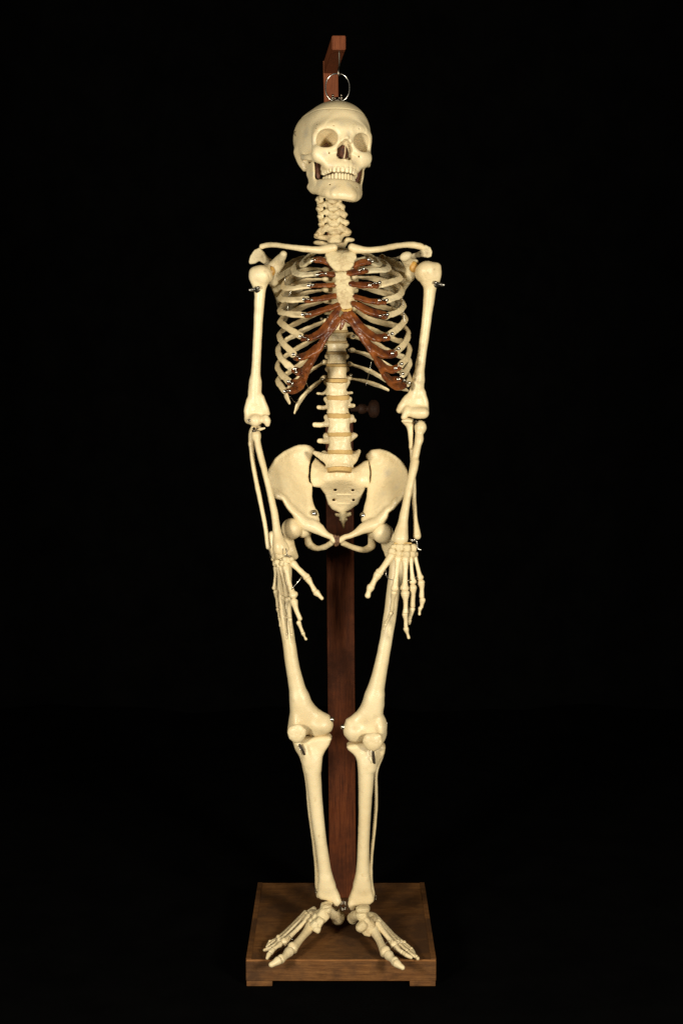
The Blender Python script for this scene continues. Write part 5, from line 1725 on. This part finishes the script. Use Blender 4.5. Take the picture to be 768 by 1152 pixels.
# arm over the head
e0 = P(381, 48, -.035)
hw = 7.7 * mpp(e0)
vv, ff = box((-1, 0, -1), (1, 1, 1), 0)
b0 = np.array((p1[0], PY + .0115, e0[2]))
vs = [(e0 + (b0 - e0) * q[1] + np.array((q[0] * hw, 0, q[2] * hw))) for q in vv]
import bmesh as _bm
bm = _bm.new()
bv = [bm.verts.new(q) for q in vs]
for q in ff:
    bm.faces.new([bv[i] for i in q])
_bm.ops.bevel(bm, geom=bm.edges[:], offset=.0012, segments=2, affect='EDGES')
bm.verts.index_update()
v, f = np.array([q.co[:] for q in bm.verts]), [tuple(q.index for q in g.verts) for g in bm.faces]
bm.free()
arm = link_mesh("arm", v, f, BARWOOD, stand, False)
# hook under the arm that carries the ring
h0 = P(381.3, 55, -.021)
rt = RC + np.array((.001, 0, .0275))
pts = [(h0[0], -.02, e0[2] - hw + .003), (h0[0], -.02, rt[2] + .014), (h0[0] - .0015, -.024, rt[2] + .004), (h0[0] - .001, -.022, rt[2] - .004),
       (h0[0] + .001, -.016, rt[2] - .003), (h0[0] + .002, -.013, rt[2] + .003)]
v, f = sweep(pts, .0017, 8, 5)
link_mesh("hook", v, f, DARKSTEEL, arm)
# turned wooden screw knob on the side of the post
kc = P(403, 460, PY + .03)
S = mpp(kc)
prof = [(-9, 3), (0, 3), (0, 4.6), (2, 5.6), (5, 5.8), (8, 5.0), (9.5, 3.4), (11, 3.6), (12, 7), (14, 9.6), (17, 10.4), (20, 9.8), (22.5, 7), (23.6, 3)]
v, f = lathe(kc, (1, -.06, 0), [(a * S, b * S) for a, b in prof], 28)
link_mesh("screw_knob", v, f, plain('dark_knob_wood', (.040, .016, .008), .65, 0, (.020, .009, .005), 60, spec=.25), stand)  # the knob has its own brown, darker than the post

# ------------------------------------------------------------------ black surroundings
v = [(-4, -4, FLOOR), (4, -4, FLOOR), (4, 2.6, FLOOR), (-4, 2.6, FLOOR)]
o = link_mesh("floor", v, [(0, 1, 2, 3)], BLACK, None, False); o['kind'] = 'structure'
vs, fs = [], []
for i in range(61):
    x = -4 + 8 * i / 60
    y = 2.2 + .05 * math.sin(i * .9) + .03 * math.sin(i * 2.1)
    vs += [(x, y, .002), (x, y, 4)]
fs = [(2 * i, 2 * i + 2, 2 * i + 3, 2 * i + 1) for i in range(60)]
o = link_mesh("backdrop", vs, fs, BLACK); o['kind'] = 'structure'

# ------------------------------------------------------------------ light
w = bpy.data.worlds.new("World")
scene.world = w
w.use_nodes = True
w.node_tree.nodes["Background"].inputs[0].default_value = (1, .9, .75, 1)
w.node_tree.nodes["Background"].inputs[1].default_value = .002


def softbox(name, loc, aim, size, power, col):
    l = bpy.data.lights.new(name, 'AREA')
    l.shape, l.size, l.size_y = 'RECTANGLE', size[0], size[1]
    l.energy, l.color = power, col
    o = bpy.data.objects.new(name, l)
    COL.objects.link(o)
    o.location = loc
    o.rotation_euler = (Vector(aim) - Vector(loc)).to_track_quat('-Z', 'Y').to_euler()


softbox("left_lamp", (-1.42, -2.4, 1.25), (0, 0, .85), (.4, .4), 67, (1, .92, .75))
softbox("right_lamp", (1.42, -2.4, 1.3), (0, 0, .85), (.4, .4), 70, (1, .92, .75))

vs_ = scene.view_settings
vs_.view_transform, vs_.look, vs_.exposure, vs_.gamma = 'Standard', 'None', 0.0, 1.0
scene.display_settings.display_device = 'sRGB'
scene.cycles.max_bounces = 6
scene.cycles.use_denoising = True
